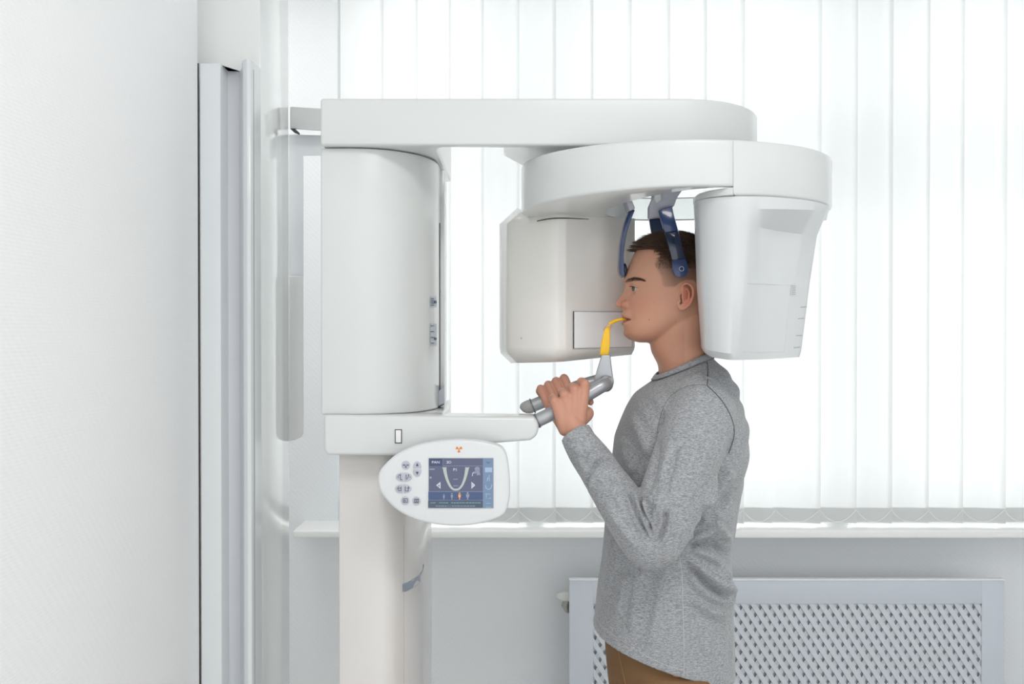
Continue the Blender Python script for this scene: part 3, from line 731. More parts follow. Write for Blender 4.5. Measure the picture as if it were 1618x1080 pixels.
for cx, h, wd, cc in ((308, 80, 14, 'dim'), (431, 92, 17, 'dim'), (551, 98, 20, 'orange'), (677, 100, 26, 'dim')):
    yb_ = 872; G2 += [(sgp(*circ(cx, yb_ - h, wd * .62, wd * .62, n=12)), cc), (sgp((cx - wd, yb_ - h * .82), (cx + wd, yb_ - h * .82), (cx + wd * .9, yb_ - h * .42), (cx + wd * .35, yb_ - h * .3), (cx + wd * .35, yb_), (cx - wd * .35, yb_), (cx - wd * .35, yb_ - h * .3), (cx - wd * .9, yb_ - h * .42)), cc)]
G2 += [(sgp(*circ(825, 398, 40, 36, n=18)), 'dim'), (sgp((795, 410), (868, 400), (862, 440), (876, 492), (815, 496), (820, 462), (790, 448)), 'dim'), (sgp((742, 505), (750, 462), (772, 440), (775, 452), (758, 472), (755, 508)), 'white'), (sgp((770, 440), (815, 432), (812, 462), (778, 474)), 'line'),
       (sgp((85, 392), (165, 392), (165, 412), (85, 412)), 'line'), (sgp((85, 515), (118, 515), (118, 548), (85, 548)), 'line'), (sgp((945, 375), (1056, 375), (1056, 448), (945, 448)), 'sidelite'),
       (sgp((955, 285), (1035, 285), (995, 322)), 'sidedark'), (seg(*sg(975, 590), *sg(1018, 490), .9), 'sidelite'), (seg(*sg(985, 530), *sg(978, 590), .8), 'sidelite'), (seg(*sg(1018, 530), *sg(1014, 590), .8), 'sidelite')]
jl2 = catmull([(955, 650), (962, 690), (998, 712), (1040, 690), (1050, 640)], 5)
G2 += [(seg(*sg(*jl2[k]), *sg(*jl2[k + 1]), 1.1), 'sidelite') for k in range(len(jl2) - 1)]
G2 += [(seg(*sg(950, 785), *sg(1030, 785), .7), 'sidelite'), (seg(*sg(965, 785), *sg(965, 850), .7), 'sidelite'), (seg(*sg(1000, 850), *sg(1040, 850), .7), 'sidelite'), (seg(*sg(960, 930), *sg(1030, 930), .6), 'sidelite'), (seg(*sg(960, 990), *sg(1040, 990), .6), 'sidelite')]
flat_obj('screen_panels', [(p, mi[k]) for p, k in G], [SCR[n] for n in names], DP - .0027, cpn, .0004)
flat_obj('screen_graphics', [(p, mi[k]) for p, k in G2], [SCR[n] for n in names], DP - .0032, cpn, .0004)
DT = DP - .0034
text_mesh('screen_text', 'PAN', *sg(118, 312), DT, 4.1, SCR['white'], cpn, sx=1.12, off=.012)
text_mesh('screen_text', '3D', *sg(345, 312), DT, 4.1, SCR['white'], cpn, sx=1.1, off=.012)
text_mesh('screen_text', 'P1', *sg(450, 428), DT, 4.2, SCR['white'], cpn, sx=1.15, off=.012)
flat_obj('screen_text', [(seg(*sg(u, v), *sg(u + w_, v), 1.5), 0) for u, v, w_ in ((455, 556, 18), (480, 556, 20), (505, 556, 18), (455, 660, 22), (484, 660, 20), (512, 660, 16))], [SCR['line']], DT, cpn, .0004)
flat_obj('screen_text', [(seg(*sg(u, v), *sg(u + w_, v), 1.6), 0) for v, row in ((922, [(100, 20), (126, 18), (150, 28), (232, 12), (252, 22), (282, 18), (308, 22), (338, 36), (420, 30), (458, 34), (500, 40), (550, 26), (584, 34), (626, 12), (650, 40), (700, 36), (744, 40), (792, 30), (830, 48)]), (972, [(180, 34), (222, 40), (270, 44), (322, 32), (370, 12), (400, 10), (430, 36), (474, 30), (512, 44), (566, 36), (612, 44), (664, 40), (714, 30), (752, 38)])) for u, w_ in row], [SCR['teal']], DT, cpn, .0004)

# wall fixing of the machine at the partition end
wb = obj('wall_bracket', prism([P(x, y, 2.62) for x, y in ((458.5, 168.5), (520, 172), (520, 207.5), (458.5, 203.5))], [P(x, y, 2.74) for x, y in ((458.5, 168.5), (520, 172), (520, 207.5), (458.5, 203.5))], .003), M['white'], mc)
wb2 = [P(458, 203, 2.60), P(466, 203, 2.60), P(466, 206, 2.60)]
obj('bracket_foot', prism(wb2, [p + Vector((0, .06, 0)) for p in wb2]), M['seam'], wb)
cc = obj('cable_cover', prism([P(x, y, 2.66) for x, y in ((456.5, 436), (479.5, 436), (480, 684), (476, 690), (468, 694), (456.5, 697))], [P(x, y, 2.70) for x, y in ((456.5, 436), (479.5, 436), (480, 684), (476, 690), (468, 694), (456.5, 697))], .002, 3), M['sill'], mc)
obj('mounting_plate', prism([P(x, y, 2.69) for x, y in ((456.5, 212), (512, 214), (512, 246), (479.5, 246), (479.5, 437), (456.5, 436))], [P(x, y, 2.72) for x, y in ((456.5, 212), (512, 214), (512, 246), (479.5, 246), (479.5, 437), (456.5, 436))], .001), M['cover_edge'], cc)

# ------------------------------------------------------------------ vertical blind
bl = thing('vertical_blind', 'white translucent vertical blind hanging in front of the whole bright window', 'blind')
edges = [537, 602, 656, 708, 760, 816, 874, 933, 993, 1054, 1112, 1171, 1222.5, 1292, 1350, 1406, 1465, 1518.5, 1584.6, 1645, 1704, 1763, 1822]
ZB0 = P(900, 826.5, 3.83).z; ZB1 = 3.0
obj('head_rail', bbox_bm(WX0 - .02, WX1, 3.80, 3.87, ZB1, ZB1 + .06, .004), M['pvc'], bl)
vr = random.Random(3)
for i in range(len(edges) - 1):
    xa, xb = pxd(edges[i], 3.83), pxd(edges[i + 1], 3.83)
    ov = .011 if i not in (11,) else -.002
    wv = xb - xa + ov; a_ = math.radians(vr.uniform(5, 10)); n = 8; V = []; Fc = []
    for k in range(n + 1):
        u = k / n; x = xa + wv * u
        d = 3.852 - math.tan(a_) * wv * u + .006 * math.sin(PI * u) 
        for z in (ZB0, ZB0 + .06, 1.4, 2.0, ZB1 + .004): V.append((x, d, z))
    for k in range(n):
        for j in range(4): Fc.append((k * 5 + j, (k + 1) * 5 + j, (k + 1) * 5 + j + 1, k * 5 + j + 1))
    va = obj('vane', (V, Fc), M['blind'], bl)
    V2 = []
    for k in range(n + 1):
        q = Vector(V[k * 5]); V2 += [(q.x, q.y + .0012, q.z + .003), (q.x, q.y + .0012, q.z + .057)]
    V2 += [(x, y + .0022, z) for x, y, z in V2]
    F2 = []
    o_ = 2 * (n + 1)
    for k in range(n):
        F2 += [(2 * k, 2 * k + 2, 2 * k + 3, 2 * k + 1), (o_ + 2 * k, o_ + 2 * k + 1, o_ + 2 * k + 3, o_ + 2 * k + 2), (2 * k, o_ + 2 * k, o_ + 2 * k + 2, 2 * k + 2), (2 * k + 1, 2 * k + 3, o_ + 2 * k + 3, o_ + 2 * k + 1)]
    F2 += [(0, 1, o_ + 1, o_), (2 * n, o_ + 2 * n, o_ + 2 * n + 1, 2 * n + 1)]
    obj('bottom_weight', (V2, F2), M['weight'], va)
ch = []
for i in range(len(edges) - 2):
    xa, xb = pxd(edges[i] + 4, 3.82), pxd(edges[i + 1] + 3, 3.82); zt = ZB0 + .050
    ch.append(tube([(xa + (xb - xa) * t, 3.822 - .0, zt - .043 * (1 - (2 * t - 1) ** 2)) for t in [k / 12 for k in range(13)]], .0011, 5))
obj('bottom_chain', join_vf(*ch), M['pvc'], bl)

# ------------------------------------------------------------------ radiator and its cover
DC = 3.76
rc = thing('radiator_cover', 'white lattice radiator cover under the window sill behind the man', 'radiator cover')
def cr(x0, y0, x1, y1, d0, d1, w=.004, bm=None):
    a_, b_ = P(x0, y1, d0), P(x1, y0, d0); return bbox_bm(a_.x, b_.x, d0, d1, a_.z, b_.z, w, bm=bm)
XA, XB_, YT = 900, 1589, 916.5
za = P(0, YT, DC).z
x0, x1 = pxd(XA, DC), pxd(XB_, DC); ix0, ix1 = pxd(937.5, DC), pxd(1553.5, DC); iz1 = P(0, 953.5, DC).z
fbm = bbox_bm(x0, ix0, DC, DC + .02, 0, za, .002); bbox_bm(ix1, x1, DC, DC + .02, 0, za, .002, bm=fbm)
bbox_bm(ix0 - .002, ix1 + .002, DC, DC + .02, iz1, za, .002, bm=fbm); bbox_bm(ix0 - .002, ix1 + .002, DC, DC + .02, 0, .14, .002, bm=fbm)
obj('frame', fbm, M['cover'], rc)
obj('top_board', bbox_bm(x0 - .001, x1 + .001, DC - .002, DC + .026, za, za + .005, .001), M['cover_edge'], rc)
def clip_strip(cx, slope, w, d0, d1, bm):
    """a slat of the lattice clipped to the opening; slope = dx per dz"""
    zA, zB = .13, iz1 + .004
    poly = [(cx - w / 2, zA), (cx + w / 2, zA), (cx + w / 2 + slope * (zB - zA), zB), (cx - w / 2 + slope * (zB - zA), zB)]
    for lim, sgn in ((ix0 - .004, 1), (ix1 + .004, -1)):
        out = []
        for i in range(len(poly)):
            p, q = poly[i], poly[(i + 1) % len(poly)]; pi, qi = (p[0] - lim) * sgn >= 0, (q[0] - lim) * sgn >= 0
            if pi: out.append(p)
            if pi != qi:
                t = (lim - p[0]) / (q[0] - p[0]); out.append((lim, p[1] + t * (q[1] - p[1])))
        poly = out
        if len(poly) < 3: return
    merge(bm, prism([Vector((x, d0, z)) for x, z in poly], [Vector((x, d1, z)) for x, z in poly]))
pitch = 15.4 / F * DC; H = iz1 - .13
s1 = -math.tan(math.radians(33)); s2 = math.tan(math.radians(33))
b1 = bmesh.new(); b2 = bmesh.new()
k = -45
while k < 150:
    clip_strip(ix0 + k * pitch, s1, pitch * .60, DC + .005, DC + .011, b1)
    clip_strip(ix0 + k * pitch - 1.2, s2, pitch * .60, DC + .0113, DC + .016, b2)
    k += 1
lat = obj('lattice', b1, M['lattice'], rc); obj('lattice_back_layer', b2, M['lattice'], lat)
obj('backing', bbox_bm(ix0 - .01, ix1 + .01, DC + .024, DC + .027, .12, iz1 + .01), M['rad'], rc)
rad = thing('radiator', 'white wall radiator behind the lattice cover with its valve showing at the left end', 'radiator')
obj('panel', bbox_bm(x0 + .05, x1 - .05, 3.83, 3.90, .15, za - .04, .01), M['rad'], rad)
obj('valve_head', tube([P(886, 941, 3.835), P(889, 941, 3.835), P(899, 942, 3.835)], [.014, .019, .021], 20), M['valve_white'], rad)
obj('valve_body', tube([P(897, 948, 3.835), P(894, 956, 3.835), P(897, 963, 3.835)], [.015, .018, .012], 16), M['valve_metal'], rad)
obj('pipe', tube([P(894, 950, 3.84), P(905, 950, 3.845), P(940, 950, 3.86)], [.012] * 3, 12), M['valve_metal'], rad)
for x in (x0 + .3, x1 - .3): obj('foot', tube([(x, 3.87, .0), (x, 3.87, .2)], [.012] * 2, 10, False), M['rad'], rad)

# ------------------------------------------------------------------ light
SKY_BACK, SKY_WINDOW = 1.5, 3.5
w = bpy.data.worlds.new('World'); SC.world = w; w.use_nodes = True
nt = w.node_tree; bg = nt.nodes['Background']
tc = nt.nodes.new('ShaderNodeTexCoord'); sx_ = nt.nodes.new('ShaderNodeSeparateXYZ'); mr = nt.nodes.new('ShaderNodeMapRange')
mr.inputs['From Min'].default_value = -.2; mr.inputs['From Max'].default_value = .35     # the window side faces the bright sky
mr.inputs['To Min'].default_value = SKY_BACK; mr.inputs['To Max'].default_value = SKY_WINDOW; mr.interpolation_type = 'SMOOTHSTEP'
nt.links.new(tc.outputs['Generated'], sx_.inputs[0]); nt.links.new(sx_.outputs['Y'], mr.inputs['Value']); nt.links.new(mr.outputs[0], bg.inputs['Strength'])
bg.inputs['Color'].default_value = (.96, .985, 1.0, 1)
def area(name, loc, rot, sx, sy, e, col=(1, 1, 1)):
    l = bpy.data.lights.new(name, 'AREA'); l.shape = 'RECTANGLE'; l.size = sx; l.size_y = sy; l.energy = e; l.color = col
    o = bpy.data.objects.new(name, l); COL.objects.link(o); o.location = loc; o.rotation_euler = rot
area('fill_light', (.6, .3, ZC - .07), (0, 0, 0), 1.2, .6, 22, (1, .97, .93))  # added overhead fill for front light and glossy highlights, no fixture
area('fill_light_far', (-1.2, 3.1, ZC - .07), (0, 0, 0), .6, .6, 12, (1, .97, .93))  # added fill that brightens the far left behind the partition
SC.view_settings.view_transform = 'Standard'; SC.view_settings.look = 'None'
SC.view_settings.gamma = 1; SC.view_settings.exposure = 0; SC.view_settings.use_curve_mapping = False
SC.cycles.use_denoising = True
SC.cycles.max_bounces = 10; SC.cycles.diffuse_bounces = 6
# ------------------------------------------------------------------ the man
DM = 2.20; KM = DM / F
def Q(x, y, lat=0.0):
    """mid-plane pixel + sideways offset (negative = towards the camera) -> world"""
    p = P(x, y, DM); return Vector((p.x, DM + lat, p.z))
def mid(x, y, d):
    """photo pixel seen at depth d -> pixel of the mid-plane"""
    return 809 + (x - 809) * d / DM, 525 + (y - 525) * d / DM
O0 = P(0, 525, DM); 
def inv(V):
    """world coordinates -> mid-plane pixels and sideways offset"""
    x = 809 + V[:, 0] / KM
    # invert P on the mid plane
    z = V[:, 2] - CZ; t = z / DM
    v = (t * _c + _s) / (_c - t * _s) if False else None
    # s*(v c - s_) / (s*(v s_ + c)) = t  ->  v c - s_ = t v s_ + t c
    vv = (t * _c + _s) / (_c - t * _s)
    return x * 0 + 809 + (V[:, 0] / DM) * (vv * _s + _c) * F, 540 - vv * F, V[:, 1] - DM

I = np.interp
HY = [371, 376, 385, 395, 405, 420, 432, 443, 455, 465, 475, 485, 495, 505, 515, 525, 532, 537, 541]
HF = [1050, 1034, 1016, 1007.5, 1002, 995.5, 990.5, 988.3, 991.5, 992.5, 992, 990.5, 988, 988.5, 988, 987.5, 990.5, 997, 1010]
HB = [1082, 1100, 1117, 1127, 1131, 1134, 1134, 1132, 1130, 1127, 1124, 1121, 1117, 1105, 1080, 1066, 1054, 1044, 1032]
HW = [.018, .040, .058, .0675, .0725, .0765, .0775, .0775, .0755, .0735, .0715, .0695, .067, .0635, .059, .0525, .045, .034, .018]
NOSE_Y = [449, 453, 458, 463, 468, 473.6, 477, 480, 482.5, 484.5, 486.5, 490, 493, 496, 499]
NOSE_H = [0, 1.2, 3.6, 7.0, 10.6, 14.5, 16.7, 17.1, 15.8, 12.8, 8.0, 3.4, 1.3, .2, 0]
NOSE_S = [.006, .0062, .0068, .0076, .0086, .0098, .0106, .0112, .0116, .0118, .0116, .009, .007, .006, .006]
LIP_Y = [490, 493, 496, 499, 501.5, 503.5, 505, 506.5, 509, 511.5, 514.5, 517, 520, 523]
LIP_H = [2.0, 4.2, 5.7, 5.4, 4.6, 1.5, -4.5, 1.5, 5.2, 6.0, 3.6, 1.8, .6, 0]

def dense(y, *tabs):
    q = np.array(catmull(list(zip(y, *tabs)), 14)); o = np.maximum.accumulate(q[:, 0]); return [o] + [q[:, k] for k in range(1, q.shape[1])]
HY, HF, HB, HW = dense(HY, HF, HB, HW)
NOSE_Y, NOSE_H, NOSE_S = dense(NOSE_Y, NOSE_H, NOSE_S)
LIP_Y, LIP_H = dense(LIP_Y, LIP_H)

def head_pt(yp, t):
    xf, xb, hw = I(yp, HY, HF), I(yp, HY, HB), I(yp, HY, HW)
    xc = xf + .56 * (xb - xf); c, s = math.cos(t), math.sin(t)
    e = .90 if c >= 0 else .95
    x = xc - (xc - xf) * abs(c) ** e * 1 if c >= 0 else xc + (xb - xc) * abs(c) ** e
    lat = hw * math.copysign(abs(s) ** .93, s)
    if c > 0:
        la = abs(lat); fr = min(1, c * 1.6)
        g = lambda a, b: math.exp(-(a / b) ** 2)
        dx = 0
        dx -= I(yp, NOSE_Y, NOSE_H) * g(la, I(yp, NOSE_Y, NOSE_S))
        dx -= I(yp, LIP_Y, LIP_H) * math.exp(-(la / .0235) ** 4) if yp < 524 else 0
        dx += 4.6 * math.exp(-((la - .031) / .0125) ** 2 - ((yp - 457) / 7.0) ** 2)
        dx += 2.2 * math.exp(-((la - .019) / .006) ** 2 - ((yp - 459) / 7.0) ** 2)
        dx -= 2.4 * math.exp(-((la - .028) / .017) ** 2 - ((yp - 445) / 4.5) ** 2)
        dx -= 1.5 * math.exp(-((la - .036) / .014) ** 2 - ((yp - 473) / 9) ** 2)
        dx += 2.0 * math.exp(-((la - .030) / .008) ** 2 - ((yp - 500) / 9) ** 2)
        dx -= 2.2 * math.exp(-(la / .020) ** 2 - ((yp - 527) / 7) ** 2)
        dx += 1.2 * math.exp(-(la / .003) ** 2 - ((yp - 492) / 3) ** 2)
        x += dx * fr
    return x, yp, lat

rings = []
ys = np.concatenate([np.arange(372, 440, 2.0), np.arange(440, 524, .8), np.arange(524, 541.5, 1.0)])
NT = 220
for yp in ys:
    rg = []
    for k in range(NT):
        u = 2 * PI * k / NT; t = u - .35 * math.sin(u) * 1.0          # more points around the face
        rg.append(tuple(Q(*head_pt(yp, t))))
    rings.append(rg)
head = loft(rings)
top = ellipsoid(Q(1066, 402, 0), (.076, .066, .0435), 40)
parts = [head, top]
# neck and upper chest stub
NK = [(488, 1052, 1120, .052), (505, 1046, 1117, .0600), (520, 1038, 1115, .0605), (535, 1029, 1114, .0590), (548, 1027.5, 1115, .0565), (556, 1029.5, 1117, .0565), (565, 1034, 1121, .058), (575, 1039.5, 1125, .0595), (585, 1041.5, 1129, .062), (600, 1043, 1134, .068), (620, 1040, 1140, .09)]
def body_ring(y, xf, xb, hw, n=64, e=.92, ef=.92):
    xc = (xf + xb) / 2; r = []
    for k in range(n):
        t = 2 * PI * k / n; c, s = math.cos(t), math.sin(t)
        x = xc - (xc - xf) * math.copysign(abs(c) ** (ef if c > 0 else e), c); r.append(tuple(Q(x, y, hw * math.copysign(abs(s) ** e, s))))
    return r
NKi = [tuple(I(y, [q[0] for q in NK], [q[k] for q in NK]) if k else y for k in range(4)) for y in range(488, 621, 3)]
parts.append(loft([body_ring(*q) for q in NKi]))
parts.append(ellipsoid(Q(1034.5, 553, 0), (.0085, .010, .012), 16))                        # throat
parts.append(stube([(Q(1084, 500, -.046), .010), (Q(1070, 535, -.0445), .0115), (Q(1054, 568, -.031), .0105), (Q(1048, 585, -.018), .009)], 14))   # neck muscle
parts.append(stube([(Q(1084, 500, .046), .010), (Q(1070, 535, .0445), .0115), (Q(1054, 568, .031), .0105), (Q(1048, 585, .018), .009)], 14))
for sgn in (-1, 1):
    parts.append(ellipsoid(Q(987.8, 480.6, .0132 * sgn), (.0102, .0066, .0086), 22))       # wings of the nose
    # eyelids: caps of a sphere just larger than the eyeball
    ec = Q(1005.6, 456.4, .0315 * sgn)
    for a0, sg_ in ((math.radians(17), 1), (math.radians(-25), -1)):
        rr = .0141; rg = []
        for k in range(0, 10):
            ringk = []
            for t in [2 * PI * j / 40 for j in range(40)]:
                w_ = max(0.0, math.cos(t - (PI + sgn * -1 * math.radians(108)))) ** 2.0
                e0 = a0 * (1 - w_) + math.radians(-6) * w_; el = e0 + (sg_ * PI / 2 - e0) * k / 9.5
                ringk.append((ec.x + rr * math.cos(el) * math.cos(t), ec.y + rr * math.cos(el) * math.sin(t), ec.z + rr * math.sin(el)))
            rg.append(ringk)
        parts.append(loft(rg))
    # ear
    def E3(x, y, out):
        d = DM - (.074 + out); return (lambda p: Vector((p.x, DM + sgn * (.074 + out), p.z)))(P(x, y, d))
    if True:
        hel = [(1077.5, 463.5, .002), (1077.2, 455, .006), (1080, 449.5, .010), (1085, 447.2, .013), (1091, 450, .017), (1094.8, 456, .020), (1095.4, 464, .020), (1093.2, 473, .017), (1089.5, 480, .013), (1084, 485.5, .008)]
        parts.append(stube([(E3(*h), r) for h, r in zip(hel, [.0022, .0027, .0029, .0030, .0031, .0032, .0032, .003, .003, .003])], 12))
        parts.append(stube([(E3(1084, 485, .007), .0040), (E3(1078.5, 487, .004), .0050), (E3(1073.5, 484, .001), .0045), (E3(1071.5, 477, -.001), .0035)], 12))
        parts.append(stube([(E3(1086, 456, .010), .0020), (E3(1089, 463, .0135), .0026), (E3(1088.2, 471, .0125), .0028), (E3(1084, 478, .009), .0028), (E3(1079, 480, .006), .0026)], 12))
        parts.append(stube([(E3(1073.5, 464, .000), .0030), (E3(1073.2, 470, .003), .0032), (E3(1074.5, 475.5, .002), .0028)], 12))
        fan = [E3(1084, 467, .0035)]
        rot = Matrix.Rotation(sgn * math.radians(-24), 3, 'Z')
        parts.append(ellipsoid(E3(1084.3, 466.5, .0048), (.0118, .0024, .0235), 22, rot))
        parts.append(ellipsoid(E3(1080.5, 483.5, .0028), (.0085, .003, .0075), 18, rot))
V1, F1, E1 = remesh(join_vf(*parts), .0013, 3)
hx, hy, hl_ = inv(V1)
jw = np.clip((hx - 1012) / 10, 0, 1) * np.clip((hy - 498) / 8, 0, 1) * np.clip((590 - hy) / 12, 0, 1) * np.clip((.068 - np.abs(hl_)) / .006, 0, 1)
V1 = smooth_np(V1, E1, 90, .5, jw)
for sgn in (-1, 1):
    c = np.array(Q(983.2, 486.4, .0078 * sgn)); d_ = np.linalg.norm((V1 - c) / np.array([1.5, 1, 1.1]), axis=1)
    V1 = V1 + np.exp(-(d_ / .0030) ** 2)[:, None] * np.array([.0025, 0, .0062])

# hands -------------------------------------------------------------
def hand(axis_a, axis_b, s_idx, spacing, side, wrist, elbow, r_bar):
    """fist over the bar a->b; side=+1: fingers curl towards +Y (near hand), -1: towards the camera"""
    a, b = Vector(axis_a), Vector(axis_b); t = (b - a).normalized()
    Yv = Vector((0, side, 0)); u = Yv.cross(t) * 1.0
    if u.z < 0: u = -u
    u.normalize(); Yv = (Yv - t * Yv.dot(t)).normalized()
    out = []; mcps = []
    R = [.0098, .0101, .0097, .0089]
    for i in range(4):
        c = a + t * (s_idx - spacing * i)
        k = (1.0, 1.06, 1.0, .86)[i]; rb = r_bar + R[i] * .92
        tw = t * (-.004 + .004 * i) * -1
        def on(ang, q=1.0, adv=0.0):      # angle around the bar: 90 = towards the back of the hand, 0 = on top, -90 = far side
            an = math.radians(ang); return c + (-Yv * math.sin(an) + u * math.cos(an)) * rb * q + t * adv
        mcp = on(56, 1.50, -.001 * i) + u * .002
        ch = [(mcp, R[i] * 1.10), (on(36, 1.40), R[i] * 1.02), (on(16, 1.28), R[i] * 1.0), (on(-8, 1.14), R[i] * 1.03), (on(-32, 1.05), R[i] * .98), (on(-62, 1.0), R[i] * .93), (on(-88, 1.0), R[i] * .94), (on(-112, .99), R[i] * .88), (on(-130, .98), R[i] * .84), (on(-144, .98), R[i] * .72)]
        out.append(stube(ch, 16, 4)); mcps.append(mcp)
        out.append(ellipsoid(mcp + u * .001 - Yv * .001, (R[i] * 1.12,) * 3, 16))
    W = Vector(wrist); El = Vector(elbow)
    # back of the hand: bones from the wrist to each knuckle, filled
    for i in range(4):
        w0 = W + t * (.014 - .0095 * i)
        m_ = w0.lerp(mcps[i], .55) - Yv * .003
        out.append(stube([(w0, .0150), (w0.lerp(mcps[i], .3) - Yv * .0015, .0142), (m_, .0128), (mcps[i], R[i] * 1.06)], 14, 4))
        if i < 3:
            w1 = W + t * (.014 - .0095 * (i + 1)); q0 = w0.lerp(w1, .5); q1 = mcps[i].lerp(mcps[i + 1], .5)
            out.append(stube([(q0, .0150), (q0.lerp(q1, .5) - Yv * .002, .0130), (q0.lerp(q1, .88), .0098)], 14, 4))
    # heel of the hand and thumb
    c = a + t * (s_idx - spacing * .6)
    th0 = W + t * .009 + Yv * .001
    th1 = c - t * .005 - u * (r_bar + .019) - Yv * .003
    th2 = c - t * .016 - u * (r_bar + .010) + Yv * .020
    th3 = c - t * .034 - u * (r_bar + .002) + Yv * .026
    out.append(stube([(th0, .0155), (th0.lerp(th1, .55) + t * .001, .0155), (th1, .0135), (th1.lerp(th2, .6), .0108), (th2, .0108), (th2.lerp(th3, .6), .0100), (th3, .0084)], 16, 5))
    ph = a + t * (s_idx - spacing * 2.9)
    out.append(stube([(W - t * .016 + Yv * .004, .0145), (W.lerp(ph, .5) - t * .006 + Yv * .003, .0140), (ph - u * (r_bar + .012) - Yv * .006, .0120)], 16, 5))
    # wrist and forearm
    dirw = (El - W).normalized()
    V_, F_ = stube([(W + (W - El).normalized() * .012, .0225), (W, .0232), (W + dirw * .03, .0240), (W + dirw * .07, .0265), (W + dirw * .12, .031)], 20, 4)
    out.append((V_, F_))
    return out, mcps, t, u

NA, NB = P(866, 656.2, 2.081), P(940, 616.3, 2.093)
tN = (NB - NA).normalized()
S1 = P(1108, 668, 2.02); EL1 = P(1029, 868, 1.962); WR1 = P(907.5, 683, 2.048)
hN, mN, _, _ = hand(NA, NB, (P(928.5, 623, 2.09) - NA).length, .0222, 1, P(904.5, 672, 2.052), EL1, .0142)
FA, FB = P(860, 633, 2.24), P(915, 610, 2.24)
S2 = P(1098, 668, 2.38); EL2 = P(1026, 850, 2.43); WR2 = P(908, 688, 2.290)
hF, mF, _, _ = hand(FA, FB, (P(899.5, 616.5, 2.24) - FA).length, .0188, -1, P(902, 672, 2.288), EL2, .0142)
V2, F2, E2 = remesh(join_vf(*hN, *hF), .0014, 3)

# trunk, upper arms and legs, under the clothes -----------------------
HIPX = 1052
trunk = []
TR = [(590, 1046, 1136, .11), (605, 1030, 1146, .145), (630, 1012, 1154, .165), (690, 988, 1162, .165), (760, 978, 1154, .155), (850, 970, 1142, .142), (950, 962, 1142, .148), (1030, 966, 1146, .152), (1080, 972, 1146, .15)]
TRi = [tuple(I(y, [q[0] for q in TR], [q[k] for q in TR]) if k else y for k in range(4)) for y in range(590, 1081, 10)]
trunk.append(loft([body_ring(*q, n=40) for q in TRi]))
for S_, E_, sg_ in ((S1, EL1, -1), (S2, EL2, 1)):
    W_ = WR1 if sg_ < 0 else WR2; dw = (W_ - E_).normalized()
    trunk.append(stube([(S_ + Vector((0, .05 * -sg_ * 0, .0)), .052), (S_.lerp(E_, .5), .046), (E_, .038), (E_ + dw * .08, .036), (E_ + dw * .16, .030)], 18, 5))
    hip = Vector((Q(HIPX, 1000).x, DM + .082 * sg_, .90))
    kn = Vector((hip.x - .015, DM + .095 * sg_, .49)); an = Vector((hip.x + .012, DM + .10 * sg_, .09))
    trunk.append(stube([(hip, .088), (hip.lerp(kn, .5), .072), (kn, .054), (kn.lerp(an, .35), .052), (an, .036)], 20, 5))
    trunk.append(stube([(an, .036), (an + Vector((.015, 0, -.045)), .034), (an + Vector((-.06, 0, -.055)), .032), (an + Vector((-.15, 0, -.06)), .026)], 16, 4))
V3, F3, E3_ = remesh(join_vf(*trunk), .007, 2)

